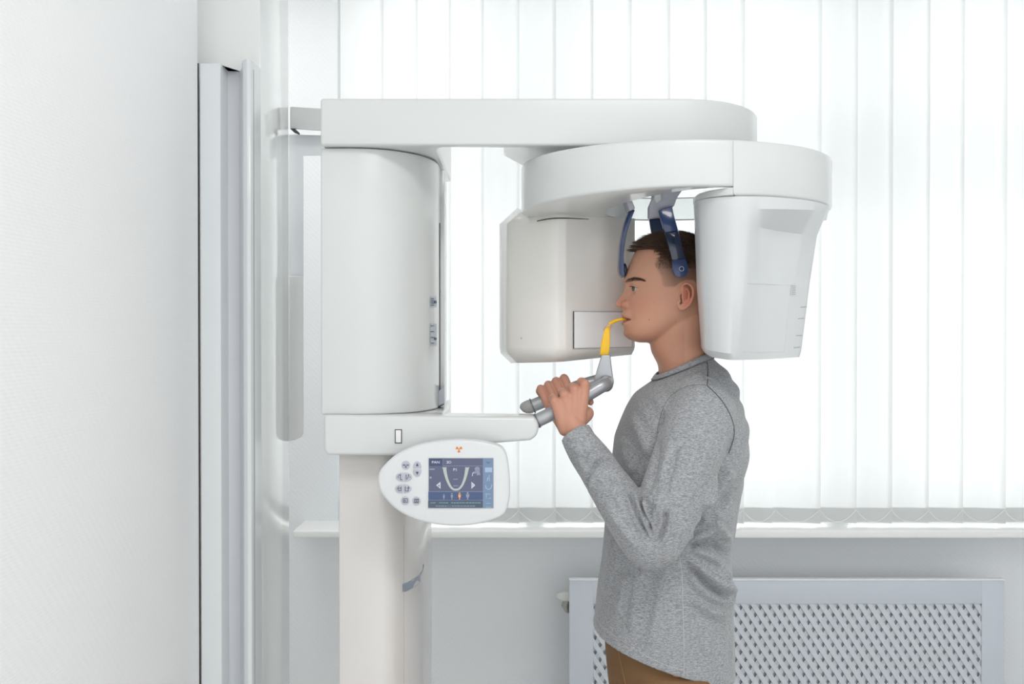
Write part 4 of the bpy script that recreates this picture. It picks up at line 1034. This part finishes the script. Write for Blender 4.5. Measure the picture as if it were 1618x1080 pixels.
def tones(V):
    x, y, lat = inv(V); la = np.abs(lat)
    base = np.array(lin((203, 152, 127))[:3]); T = np.tile(base, (len(V), 1))
    def mixc(col, w):
        nonlocal T
        w = np.clip(w, 0, 1)[:, None]; T = T * (1 - w) + np.array(lin(col)[:3]) * w
    g = lambda a, s: np.exp(-(a / s) ** 2)
    headm = (y < 592) & (x > 960) & (V[:, 2] > 1.5)
    hm = headm.astype(float)
    mixc((196, 134, 111), hm * .55 * g(x - 1010, 22) * g(y - 482, 22))            # cheek
    mixc((192, 126, 104), hm * .6 * g(x - 982, 9) * g(y - 480, 9))                 # nose
    mixc((186, 132, 106), hm * .45 * np.clip((y - 505) / 25, 0, 1) * (x < 1075))   # shaved jaw
    mixc((206, 118, 98), hm * .75 * g(x - 1078, 14) * g(y - 468, 24) * np.clip((la - .0765) / .006, 0, 1))    # ear
    # lips
    front = I(y, HY, HF)
    hgt = 8.2 - 6.0 * np.clip((la - .006) / .019, 0, 1) ** 1.3
    lw = hm * np.clip((hgt - np.abs(y - 505.2)) / 1.6, 0, 1) * np.clip((.0262 - la) / .002, 0, 1) * (x < front + 14)
    mixc((164, 100, 90), lw * .8)
    mixc((92, 44, 42), hm * g(y - 505, .9) * (la < .026) * (x > front + 1.0) * (x < front + 11))
    # clipped hair around the temples, brown
    hl = np.interp(y, [372, 395, 398, 400, 408, 412, 420, 430, 440, 452, 456.5], [1002, 1004, 1026, 1031, 1033, 1029, 1026, 1030, 1035, 1037, 1041])
    edge = np.clip((x - hl) / 5.0, 0, 1)
    low = np.interp(x, [1036, 1043, 1058, 1066, 1074, 1086, 1096, 1104, 1130], [457, 457.5, 456.5, 450, 447, 447, 455, 478, 500])
    hairw = hm * edge * np.clip((low - y) / 3.5, 0, 1)
    fade = np.interp(y, [395, 420, 440, 460, 500], [1.0, .86, .66, .52, .35])
    fade = np.maximum(fade * np.interp(x - hl, [0, 8, 22, 40], [.45, .62, .9, 1]), 0)
    earm = np.clip((la - .0775) / .003, 0, 1) * (y > 445)
    mixc((66, 48, 38), hairw * fade * (1 - earm))
    mixc((66, 48, 38), hm * np.clip((np.interp(x, [996, 1004, 1016, 1030, 1040], [395, 397, 397, 397, 404]) - y) / 3, 0, 1))
    # brows
    by = np.interp(x, [985, 990, 998, 1006, 1013], [447, 443.6, 441.6, 442.4, 446.0])
    bw = np.interp(x, [985, 990, 1000, 1010, 1014], [2.2, 3.2, 3.0, 2.0, .8])
    mixc((110, 76, 58), hm * .6 * np.clip(1.2 - np.abs(y - by) / bw, 0, 1) * (la > .009) * (x < 1015) * (la < .062))
    # a few moles
    for mx, my, r in ((1020.0, 505.5, .9), (1060.0, 508.5, .7), (1028, 480, .55), (1034, 533.5, .7)):
        mixc((120, 72, 56), hm * np.clip(1.4 - np.hypot(x - mx, y - my) / r, 0, 1) * (lat < 0) * .8)
    # knuckles of the hands a little redder
    handm = (V[:, 2] < 1.52) & (V[:, 2] > 1.3) & (V[:, 0] < .2)
    hh = handm.astype(float)
    mixc((200, 147, 125), hh)
    for m_ in list(mN) + list(mF):
        mixc((200, 124, 104), hh * .35 * np.exp(-(np.linalg.norm(V - np.array(m_), axis=1) / .012) ** 2))
    return T

man = thing('person', 'man in a grey heather long-sleeved shirt and brown trousers gripping the handle bar, facing left', 'person')

# eyes
def eyeball(sgn):
    c = Q(1005.6, 456.4, .0315 * sgn); r = .0128; n = 28; rg = []; 
    gaze = Vector((-1, -.30, .02)).normalized()
    a = Vector((0, 0, 1)); b = gaze.cross(a).normalized(); a = b.cross(gaze).normalized()
    angs = [3, 8, 12, 14, 20, 27, 32, 34, 45, 60, 80, 100, 120, 140, 160, 176]
    for an in angs:
        t = math.radians(an); k = r * (1.05 if an < 30 else 1.0)
        rg.append([tuple(c + gaze * k * math.cos(t) + (a * math.cos(q) + b * math.sin(q)) * k * math.sin(t)) for q in [2 * PI * j / n for j in range(n)]])
    V, Fc = loft(rg); me = bpy.data.meshes.new('eye'); me.from_pydata(V, [], Fc)
    for m in (M['eye_white'], M['iris'], M['pupil']): me.materials.append(m)
    mi_ = []
    for f in Fc:
        if len(f) > 4: mi_.append(2 if f[0] < n or min(f) == 0 else 0); continue
        k = min(f) // n; mi_.append(2 if k < 2 else 1 if k < 6 else 0)
    me.polygons.foreach_set('material_index', mi_); me.polygons.foreach_set('use_smooth', [True] * len(Fc))
    link('eye', me, man)
eyeball(-1); eyeball(1)

# hair: individual tapered strands -------------------------------------
class Strands:
    def __init__(s): s.V = []; s.F = []; s.T = []
    def add(s, root, direction, curve, length, w, col, seg=4):
        d = Vector(direction).normalized(); side = d.cross(Vector((random.uniform(-1, 1), random.uniform(-1, 1), random.uniform(-1, 1)))).normalized()
        up = d.cross(side).normalized(); p = Vector(root); o = len(s.V); cv = Vector(curve)
        for k in range(seg):
            r = w * (1 - k / seg) ** .6
            for q in range(3):
                a = 2 * PI * q / 3; s.V.append(tuple(p + side * r * math.cos(a) + up * r * math.sin(a))); s.T.append(col)
            p = p + d * (length / seg); d = (d + cv * (1.0 / seg)).normalized()
        s.V.append(tuple(p)); s.T.append(col)
        for k in range(seg - 1):
            for q in range(3):
                a, b = o + k * 3 + q, o + k * 3 + (q + 1) % 3; s.F.append((a, b, b + 3, a + 3))
        e = o + (seg - 1) * 3
        for q in range(3): s.F.append((e + q, e + (q + 1) % 3, o + seg * 3))
    def build(s, name, parent):
        me = bpy.data.meshes.new(name); me.from_pydata(s.V, [], s.F); me.materials.append(M['hair'])
        me.polygons.foreach_set('use_smooth', [True] * len(me.polygons))
        a = me.color_attributes.new('tone', 'FLOAT_COLOR', 'POINT')
        a.data.foreach_set('color', np.hstack([np.array(s.T), np.ones((len(s.T), 1))]).ravel().astype(np.float32))
        return link(name, me, parent)
def hcol():
    k = random.uniform(.65, 1.35); c = lin((92, 70, 56)); return [v * k for v in c[:3]]
top_c = Q(1066, 402, 0)
def scalp(yp, t):
    if yp < 374:
        pass
    return Q(*head_pt(max(yp, 373), t))
hs = Strands()
def outward(p):
    c = Q(1066, 425, 0); return (Vector(p) - c).normalized()
# crown and fringe, swept forward
cnt = 0
while cnt < 6500:
    x = random.uniform(994, 1136); lat = random.uniform(-.078, .078)
    # top surface: the dome and the head sections, found by height
    ex = (Q(x, 402).x - top_c.x) / .076; ey = lat / .066
    q = 1 - ex * ex - ey * ey
    zt = top_c.z + .0435 * math.sqrt(q) if q > 0 else None
    # head sections
    best = None
    for yp in (373, 376, 380, 385, 390, 395, 400, 405, 410, 415):
        xf, xb, hw = I(yp, HY, HF), I(yp, HY, HB), I(yp, HY, HW); xc = xf + .56 * (xb - xf)
        a_ = (x - xc) / ((xc - xf) if x < xc else (xb - xc))
        if abs(a_) < 1 and abs(lat) < hw * math.sqrt(1 - a_ * a_): best = Q(x, yp, lat).z; break
    zz = max([z for z in (zt, best) if z is not None], default=None)
    if zz is None: continue
    root = Vector((Q(x, 402).x, DM + lat, zz - .0015)); xx, yy, _l = inv(np.array([root])); yy = yy[0]
    if yy > np.interp(x, [994, 1000, 1010, 1020, 1030, 1036, 1044, 1136], [396, 399, 399, 397, 396, 399, 413, 424]): continue
    cnt += 1
    f = np.interp(x, [994, 1010, 1040, 1090, 1136], [1.0, 1.0, .8, .5, .35])
    L_ = np.interp(x, [994, 1006, 1030, 1070, 1136], [.023, .027, .025, .019, .012]) * random.uniform(.65, 1.15)
    o = outward(root)
    d = o * np.interp(x, [994, 1010, 1040, 1070], [.95, 1.05, .85, .55]) + Vector((-1.0 * f, random.uniform(-.3, .3), .05 + random.uniform(-.25, .25)))
    hs.add(root, d, (-.7, random.uniform(-.15, .15), -.35 - random.uniform(0, .45)), L_, .00085, hcol())
# clipped sides and back
cnt = 0
while cnt < 15000:
    yp = random.uniform(396, 492); t = random.uniform(.9, PI) * random.choice((-1, 1))
    x, _, lat = head_pt(yp, t)
    hl = np.interp(yp, [396, 398, 400, 408, 412, 420, 430, 440, 452, 456.5], [1004, 1028, 1033, 1035, 1031, 1028, 1032, 1037, 1040, 1044])
    low = np.interp(x, [1036, 1043, 1058, 1066, 1074, 1086, 1096, 1104, 1130], [456, 456.5, 455, 449, 446, 446, 455, 480, 500])
    if x < hl + random.uniform(0, 6) or yp > low - random.uniform(0, 3): continue
    dens = np.interp(yp, [396, 415, 440, 460], [1, .9, .6, .4]) * np.interp(x - hl, [0, 10, 30], [.2, .5, 1])
    if random.random() > dens: continue
    cnt += 1
    if yp > 426: continue
    L_ = np.interp(yp, [396, 410, 425, 445, 480], [.013, .008, .0045, .0025, .0018]) * random.uniform(.7, 1.2)
    root = Q(x, yp, lat * .995); o = Vector(((x - 1070) * .006, lat * 14, .1)).normalized()
    hs.add(root, o * .55 + Vector((-.25, 0, -.75 + random.uniform(-.2, .2))), (0, 0, -.35), L_, np.interp(yp, [400, 425, 450], [.00055, .00036, .00026]), [v * 1.15 for v in hcol()], 3)
hs.build('hair', man)
ebs = Strands()
for sgn in (-1, 1):
    for _ in range(420):
        x = random.uniform(985.5, 1013); by = np.interp(x, [985, 990, 998, 1006, 1013], [447, 444.4, 442.2, 442.4, 445.6]); bw = np.interp(x, [985, 990, 1000, 1010, 1014], [2.0, 3.0, 2.8, 1.7, .5])
        y = by + random.uniform(-1, 1) * bw
        lo, hi = 0.0, PI / 2
        for _k in range(24):
            m_ = (lo + hi) / 2
            if head_pt(y, m_)[0] < x: lo = m_
            else: hi = m_
        h = head_pt(y, lo)
        if h[2] < .009: continue
        root = Q(h[0], y, sgn * h[2]); ebs.add(root, (.35, sgn * .75, .25 if x < 998 else -.1), (.2, 0, -.25), random.uniform(.004, .0075), .00027, [v * random.uniform(.7, 1.3) for v in lin((92, 66, 52))[:3]], 3)
ebs.build('eyebrow', man)
for sgn in (-1, 1):
    lash = Strands()
    c = Q(1005.6, 456.4, .0315 * sgn)
    for k in range(46):
        t = math.radians(100 + 160 * k / 45); rr = .0143; w_ = max(0.0, math.cos(t - (PI + sgn * -1 * math.radians(108)))) ** 2.0; el = math.radians(16.5) * (1 - w_) - math.radians(5) * w_
        root = Vector((c.x + rr * math.cos(el) * math.cos(t), c.y + rr * math.cos(el) * math.sin(t), c.z + rr * math.sin(el)))
        lash.add(root, (math.cos(t), math.sin(t), -.15), (0, 0, .7), .0062, .00032, lin((50, 36, 30))[:3], 3)
    lash.build('eyelashes', man)

# shirt ------------------------------------------------------------------
def zhem(x):   # hem height along the body: high in front, low behind
    return .9655 + (x - Q(937, 992).x) / (Q(1155, 1068).x - Q(937, 992).x) * (.872 - .9655)
SH = [(578, 1042, 1121, .066), (586, 1027, 1128, .090), (596, 1015, 1138, .125), (606, 1005, 1150, .155), (620, 1000, 1159, .176), (640, 993, 1167, .188), (665, 982, 1173, .192), (690, 972.5, 1175, .191), (720, 969, 1174, .187), (760, 964, 1168, .181), (800, 959, 1160, .175), (840, 955.5, 1154, .171), (880, 952, 1151, .169), (920, 947.5, 1152, .170), (955, 942.5, 1154, .173), (992, 938, 1157, .176), (1030, 938, 1158, .178), (1100, 940, 1158, .179)]
yy_ = [q[0] for q in SH]
def shirt_row(y, grow=0.0):
    xf, xb, hw = (I(y, yy_, [q[k] for q in SH]) for k in (1, 2, 3))
    rr = body_ring(y, xf - grow, xb + grow, hw + grow * KM, 96, .86, .92)
    w_ = float(np.clip((645 - y) / 62, 0, 1)) ** 1.3            # the neckline climbs towards the nape
    return [(p[0], p[1], p[2] + w_ * .40 * (p[0] - Q(1079, 580).x)) for p in rr]
yl_ = list(np.linspace(578, 930, 60))
rings = [shirt_row(y) for y in yl_]
lastz = [p[2] for p in rings[-1]]
full = shirt_row(1000)
for k in range(1, 13):          # down to the curved hem
    t = k / 12; rr = []
    for j, p in enumerate(rings[59]):
        q = full[j]; xh = p[0] + (q[0] - p[0]) * t; yh = p[1] + (q[1] - p[1]) * t
        rr.append((xh, yh, p[2] + (zhem(q[0]) - p[2]) * t))
    rings.append(rr)
c0 = np.mean(np.array(rings[-1]), axis=0)
def inset(r, k, dz):
    out = []
    for p in r:
        v = np.array([p[0] - c0[0], p[1] - c0[1]]); L_ = np.linalg.norm(v); v = v * (1 - k / L_); out.append((c0[0] + v[0], c0[1] + v[1], p[2] + dz))
    return out
rings.append(inset(rings[-1], .009, .0)); rings.append(inset(rings[-2], .010, .05))
torso = loft(rings)
def sleeve(S_, E_, W_, sg_, bend):
    dw = (W_ - E_).normalized(); du = (E_ - S_).normalized()
    top = S_ - du * .045 + Vector((0, -.055 * -sg_ * -1, .0)) * 0
    ctrl = [(S_ + Vector((.0, -.040 * sg_, .052)), .046), (S_ + Vector((.002, -.014 * sg_, .018)), .066), (S_.lerp(E_, .22), .0685), (S_.lerp(E_, .5), .0655), (S_.lerp(E_, .8), .0575), (E_ - du * .008 + dw * .008, .0515),
            (E_ + dw * .060, .0475), (E_ + dw * .120, .0440), (E_ + dw * .180, .0400), (E_.lerp(W_, .88), .0350), (W_, .0325)]
    pts = catmull([(*p, r) for p, r in ctrl], 8)
    V, Fc = tube([p[:3] for p in pts], [p[3] for p in pts], 36, True)
    # turn the cuff in: replace the rounded end by an inner wall
    n = 36; V = V[:-3 * n]; Fc = [f for f in Fc if max(f) < len(V)]
    last = V[-n:]; c = np.mean(np.array(last), axis=0)
    for k, sh_ in ((.84, 0.0), (.84, .035)):
        b = len(V); V += [tuple(c + (np.array(p) - c) * k + np.array(-dw) * -sh_) for p in last]
        if k: Fc += [(b - n + i, b - n + (i + 1) % n, b + (i + 1) % n, b + i) for i in range(n)]
        if sh_ == 0: pass
    # second inner ring points back up the sleeve
    b = len(V) - n
    back = [tuple(np.array(p) - 2 * np.array(dw) * 0) for p in V[b:]]
    V[b:] = [tuple(c + (np.array(p) - c) * .84 - np.array(dw) * .035) for p in last]
    Fc.append(tuple(b + i for i in range(n)))
    return V, Fc
sl1 = sleeve(S1, EL1, WR1, -1, 0); sl2 = sleeve(S2, EL2, WR2, 1, 0)
blend = [ellipsoid(P(1098, 690, 2.045), (.075, .055, .085), 24), ellipsoid(P(1098, 690, 2.355), (.075, .055, .085), 24),
         stube([(Q(1096, 618, -.070), .044), (Q(1100, 629, -.115), .045), (Q(1102, 643, -.155), .050)], 20), stube([(Q(1096, 618, .070), .044), (Q(1100, 629, .115), .045), (Q(1102, 643, .155), .050)], 20)]
V, Fc, E = remesh(join_vf(torso, sl1, sl2, *blend), .003, 3)
N = normals_np(V, Fc)
# soften where sleeve meets body, keep the hem and cuffs
zx = np.array([zhem(x) for x in V[:, 0]])
hemk = np.clip((V[:, 2] - zx - .02) / .03, 0, 1)
cuffk = np.clip((np.minimum(np.linalg.norm(V - np.array(WR1), axis=1), np.linalg.norm(V - np.array(WR2), axis=1)) - .05) / .03, 0, 1)
V = smooth_np(V, E, 9, .5, hemk * cuffk * np.clip((V[:, 2] - 1.36) / .08, 0, 1))
V = smooth_np(V, E, 45, .5, np.clip((V[:, 2] - 1.42) / .05, 0, 1) * np.clip((1.60 - V[:, 2]) / .02, 0, 1) * np.clip((np.abs(V[:, 1] - DM) - .075) / .02, 0, 1))
N = normals_np(V, Fc)

# folds, in photograph pixels as seen on the camera side
vpx = 809 + V[:, 0] / V[:, 1] * F; vpy = 525 - (V[:, 2] - CZ) / V[:, 1] * F
near = np.clip((-N[:, 1] + .15) / .5, 0, 1) * (V[:, 1] < DM)
sleeve_m = np.zeros(len(V))
def dist_seg(px, py, a, b):
    ax, ay = a; bx, by = b; t = np.clip(((px - ax) * (bx - ax) + (py - ay) * (by - ay)) / ((bx - ax) ** 2 + (by - ay) ** 2), 0, 1)
    return np.hypot(px - ax - t * (bx - ax), py - ay - t * (by - ay)), t
disp = np.zeros(len(V))
def fold(pts, w, h):
    q = catmull(pts, 5); best = np.full(len(V), 1e9); bt = np.zeros(len(V)); n_ = len(q) - 1
    for k in range(n_):
        d_, t_ = dist_seg(vpx, vpy, q[k], q[k + 1]); m_ = d_ < best; best[m_] = d_[m_]; bt[m_] = (k + t_[m_]) / n_
    global disp
    disp = disp + near * h * np.exp(-(best / w) ** 2) * np.clip(np.sin(PI * np.clip(bt * .92 + .04, 0, 1)) * 1.6, 0, 1)
# elbow creases
for f_ in ([(1040, 790), (1030, 806), (1024, 830)], [(1016, 788), (1022, 812), (1034, 838)], [(1000, 776), (1010, 806), (1030, 850)], [(986, 772), (998, 806), (1020, 852)], [(1044, 800), (1046, 826), (1036, 856)], [(1060, 806), (1056, 836), (1040, 866)]):
    fold(f_, 4.2, .0042)
for f_ in ([(1036, 796), (1027, 812), (1026, 838)], [(1010, 786), (1018, 812), (1032, 846)], [(993, 775), (1005, 808), (1026, 852)], [(1051, 806), (1050, 830), (1040, 858)]):
    fold(f_, 3.4, -.0058)
# forearm, upper arm
for f_ in ([(940, 742), (958, 770), (984, 800)], [(926, 716), (944, 730), (962, 756)], [(960, 800), (985, 838), (1010, 866)], [(1062, 690), (1052, 730), (1044, 770)], [(1120, 690), (1108, 740), (1084, 800)], [(905, 705), (918, 716), (934, 722)], [(912, 722), (926, 742), (938, 770)]):
    fold(f_, 6, .0026)
for f_ in ([(950, 760), (975, 796)], [(934, 722), (952, 744), (968, 770)], [(1072, 700), (1060, 744), (1052, 780)]):
    fold(f_, 5, -.0022)
fold([(929, 772), (932, 750), (943, 731), (962, 719)], 3.2, -.0036)
fold([(936, 776), (940, 755), (951, 738), (968, 727)], 4.5, .0028)
fold([(1018, 786), (1024, 802), (1030, 822), (1038, 838)], 3.4, -.0040)
# waist and back
for f_ in ([(1088, 852), (1118, 838), (1150, 800)], [(1092, 868), (1126, 880), (1150, 914)], [(1086, 880), (1118, 910), (1152, 936)], [(1104, 820), (1130, 830), (1152, 856)], [(1088, 905), (1110, 935), (1146, 952)], [(1110, 800), (1134, 770), (1158, 740)], [(1094, 945), (1120, 965), (1150, 972)], [(1130, 900), (1148, 925), (1152, 960)]):
    fold(f_, 6.8, .0064)
for f_ in ([(1090, 860), (1122, 858), (1150, 880)], [(1086, 890), (1120, 924), (1150, 946)], [(1110, 832), (1136, 812), (1156, 780)]):
    fold(f_, 6.5, -.0062)
# front of the body
for f_ in ([(968, 850), (966, 890), (958, 940)], [(990, 905), (985, 940), (972, 985)], [(1050, 905), (1040, 960), (1030, 1020)], [(1010, 900), (1005, 940), (1000, 1000)], [(985, 690), (990, 720), (1005, 750)], [(1000, 650), (1015, 690), (1030, 720)]):
    fold(f_, 9, .0034)
fold([(1048, 650), (1040, 690), (1034, 740), (1022, 780)], 5, -.004)
fold([(1160, 690), (1150, 720), (1130, 760)], 6, -.003)
# soft irregular wrinkles everywhere
for _ in range(26):
    c = V[RNG.integers(len(V))]; ax = RNG.normal(size=3); ax /= np.linalg.norm(ax); r_ = V - c
    disp = disp + .0011 * np.exp(-(np.linalg.norm(r_, axis=1) / .07) ** 2) * np.cos(r_ @ ax * 150)
hem = (V[:, 2] - zx)
disp = disp + np.where((hem > .018) & (hem < .024), -.0010, 0) * (V[:, 2] < 1.02)
V = V + N * (2.5 * disp * np.clip(hemk + .25, 0, 1))[:, None]
V = smooth_np(V, E, 1, .4, hemk)
sht = np_obj('shirt', V, Fc, M['shirt'], man)
# seams sewn along the surface
from mathutils.bvhtree import BVHTree
tree = BVHTree.FromPolygons([tuple(p) for p in V], [tuple(int(i) for i in f) for f in Fc])
eye_ = Vector((0, 0, CZ))
def seam(name, pts, m, rad, off=.0002):
    out = []
    for p in catmull(pts, 10):
        d_ = (P(p[0], p[1], DM) - eye_).normalized(); h = tree.ray_cast(eye_, d_)
        if h[0] is not None: out.append(h[0] + h[1] * off)
    if len(out) > 3:
        out = [(out[max(k - 1, 0)] + out[k] + out[min(k + 1, len(out) - 1)]) / 3 for k in range(len(out))]
        obj(name, tube(out, rad, 6), m, sht)
seam('armhole_seam', [(1038, 684), (1044, 655), (1056, 630), (1076, 614), (1098, 608), (1117, 609)], M['shirt_seam'], .0007)
seam('armhole_seam', [(1117, 609), (1134, 625), (1149, 646), (1158, 668), (1159.5, 690), (1151, 716)], M['shirt_dark'], .0011)
seam('shoulder_seam', [(1117.5, 570), (1118.5, 588), (1117.5, 608)], M['shirt_dark'], .0008)
seam('side_seam', [(1072, 868), (1077, 905), (1079, 960), (1080.5, 1010), (1081, 1066)], M['shirt_light'], .0006)
seam('hem_stitching', [(946, 984), (968, 1002), (998, 1021), (1030, 1040), (1066, 1055), (1100, 1060), (1150, 1053)], M['shirt_light'], .0004)
n1, n2 = len(V1), len(V2)
Vb = np.vstack([V1, V2, V3]); Fb = np.vstack([F1, F2 + n1, F3 + n1 + n2])
bx_, by_, bl_ = inv(Vb)
collar = 576.5 + 17.5 * (1079 - bx_) / 43 + 4.0
need = (by_ > collar) & (bx_ > 955) & (Vb[:, 2] > .97) & ((np.arange(len(Vb)) < n1) | (np.arange(len(Vb)) >= n1 + n2))
tone_b = tones(Vb); Vn_ = Vb.copy()
for k in np.nonzero(need)[0]:
    h = tree.find_nearest(Vector(Vb[k]), .12)
    if h[0] is None: continue
    sd_ = (Vector(Vb[k]) - h[0]).dot(h[1])
    if sd_ > -.006: Vn_[k] = np.array(h[0] - h[1] * .007)
np_obj('body', Vn_, Fb, M['skin'], man, tone_b)
# neckband
nb_ = []
def band_loop(g, dy=0):
    out = []
    for k in range(72):
        t = 2 * PI * k / 72; c, s = math.cos(t), math.sin(t)
        x = 1079 - 44 * abs(c) ** .9 if c > 0 else 1079 + 43 * abs(c)
        y = np.interp(-c, [-1, -.75, -.2, .3, .8, 1], [594, 589, 577.5, 567, 560, 559]) + dy
        out.append(Q(x - g * c, y, (.0685 + g * KM) * s))
    return out
pl = band_loop(0); lo_, up_ = band_loop(3.4, 6.0), band_loop(-1.6, -2.5)
n = len(pl); rg = []
for k in range(n):
    a_, b_ = up_[k], lo_[k]; o_ = (Vector((b_.x, b_.y, 0)) - Vector((Q(1080, 570).x, DM, 0))).normalized() * .0024
    rg.append([tuple(a_ - o_ * .4), tuple(a_ + o_ * .6), tuple(a_.lerp(b_, .5) + o_ * 1.2), tuple(b_ + o_), tuple(b_ - o_ * 2), tuple(a_.lerp(b_, .5) - o_)])
Vn = [p for r in rg for p in r]; Fn = []
for k in range(n):
    for i in range(6):
        a_, b_ = k * 6 + i, k * 6 + (i + 1) % 6; k2 = (k + 1) % n; Fn.append((a_, b_, k2 * 6 + (i + 1) % 6, k2 * 6 + i))
obj('neckband', (Vn, Fn), M['shirt'], sht, 60)
obj('neckband_seam', tube([p + (Vector((p.x, p.y, 0)) - Vector((Q(1080, 570).x, DM, 0))).normalized() * .0022 for p in lo_ + lo_[:1]], .0011, 6, False), M['shirt_seam'], sht)

# trousers -------------------------------------------------------------
tp_ = []
PEL = [(960, 962, 1138, .150), (1000, 955.5, 1146, .160), (1040, 958, 1149, .166), (1080, 962, 1150, .168), (1110, 968, 1149, .165)]
PELi = [tuple(I(y, [q[0] for q in PEL], [q[k] for q in PEL]) if k else y for k in range(4)) for y in range(960, 1111, 10)]
tp_.append(loft([body_ring(*q, n=48) for q in PELi]))
for sg_ in (-1, 1):
    hip = Vector((Q(HIPX, 1000).x, DM + .085 * sg_, .86)); kn = Vector((hip.x - .012, DM + .098 * sg_, .48)); an = Vector((hip.x + .014, DM + .105 * sg_, .075))
    tp_.append(stube([(hip + Vector((.004, 0, .05)), .098), (hip + Vector((.0, 0, -.05)), .106), (hip.lerp(kn, .5), .090), (kn, .075), (kn.lerp(an, .5), .071), (an + Vector((0, 0, .02)), .066)], 28, 6, round_ends=False))
V, Fc, E = remesh(join_vf(*tp_), .005, 3)
tr = np_obj('trousers', V, Fc, M['trouser'], man)
tt = BVHTree.FromPolygons([tuple(p) for p in V], [tuple(int(i) for i in f) for f in Fc])
st_ = []
for p in catmull([(974, 1016), (979, 1036), (984, 1060), (990, 1085), (999, 1105)], 8):
    h = tt.ray_cast(eye_, (P(p[0], p[1], DM) - eye_).normalized())
    if h[0] is not None: st_.append(h[0] + h[1] * .0003)
obj('pocket_stitching', tube(st_, .0008, 6), M['stitch'], tr)
# shoes
for sg_ in (-1, 1):
    ax_, ay_ = Q(HIPX, 1000).x + .012, DM + .10 * sg_
    rg = []
    for x, w, h in ((.075, .020, .045), (.070, .030, .070), (.04, .036, .088), (0, .037, .090), (-.05, .038, .076), (-.10, .043, .056), (-.15, .046, .046), (-.19, .040, .040), (-.215, .022, .032)):
        r = []
        for k in range(20):
            t = 2 * PI * k / 20; r.append((ax_ + x, ay_ + w * math.copysign(abs(math.cos(t)) ** .7, math.cos(t)), .022 + max(0, h - .022) * (.5 + .5 * math.copysign(abs(math.sin(t)) ** .8, math.sin(t)))))
        rg.append(r)
    s_ = obj('shoe', loft(rg), M['shoe'], man, 60)
    sole = [(ax_ + x, ay_ + w) for x, w in ((.08, 0), (.072, .03), (.04, .038), (0, .036), (-.05, .039), (-.10, .046), (-.15, .049), (-.19, .043), (-.222, .018), (-.222, -.018), (-.19, -.043), (-.15, -.049), (-.10, -.046), (-.05, -.039), (0, -.036), (.04, -.038), (.072, -.03))]
    obj('sole', plan(sole, 0.0, .026, .004), M['sole'], s_)
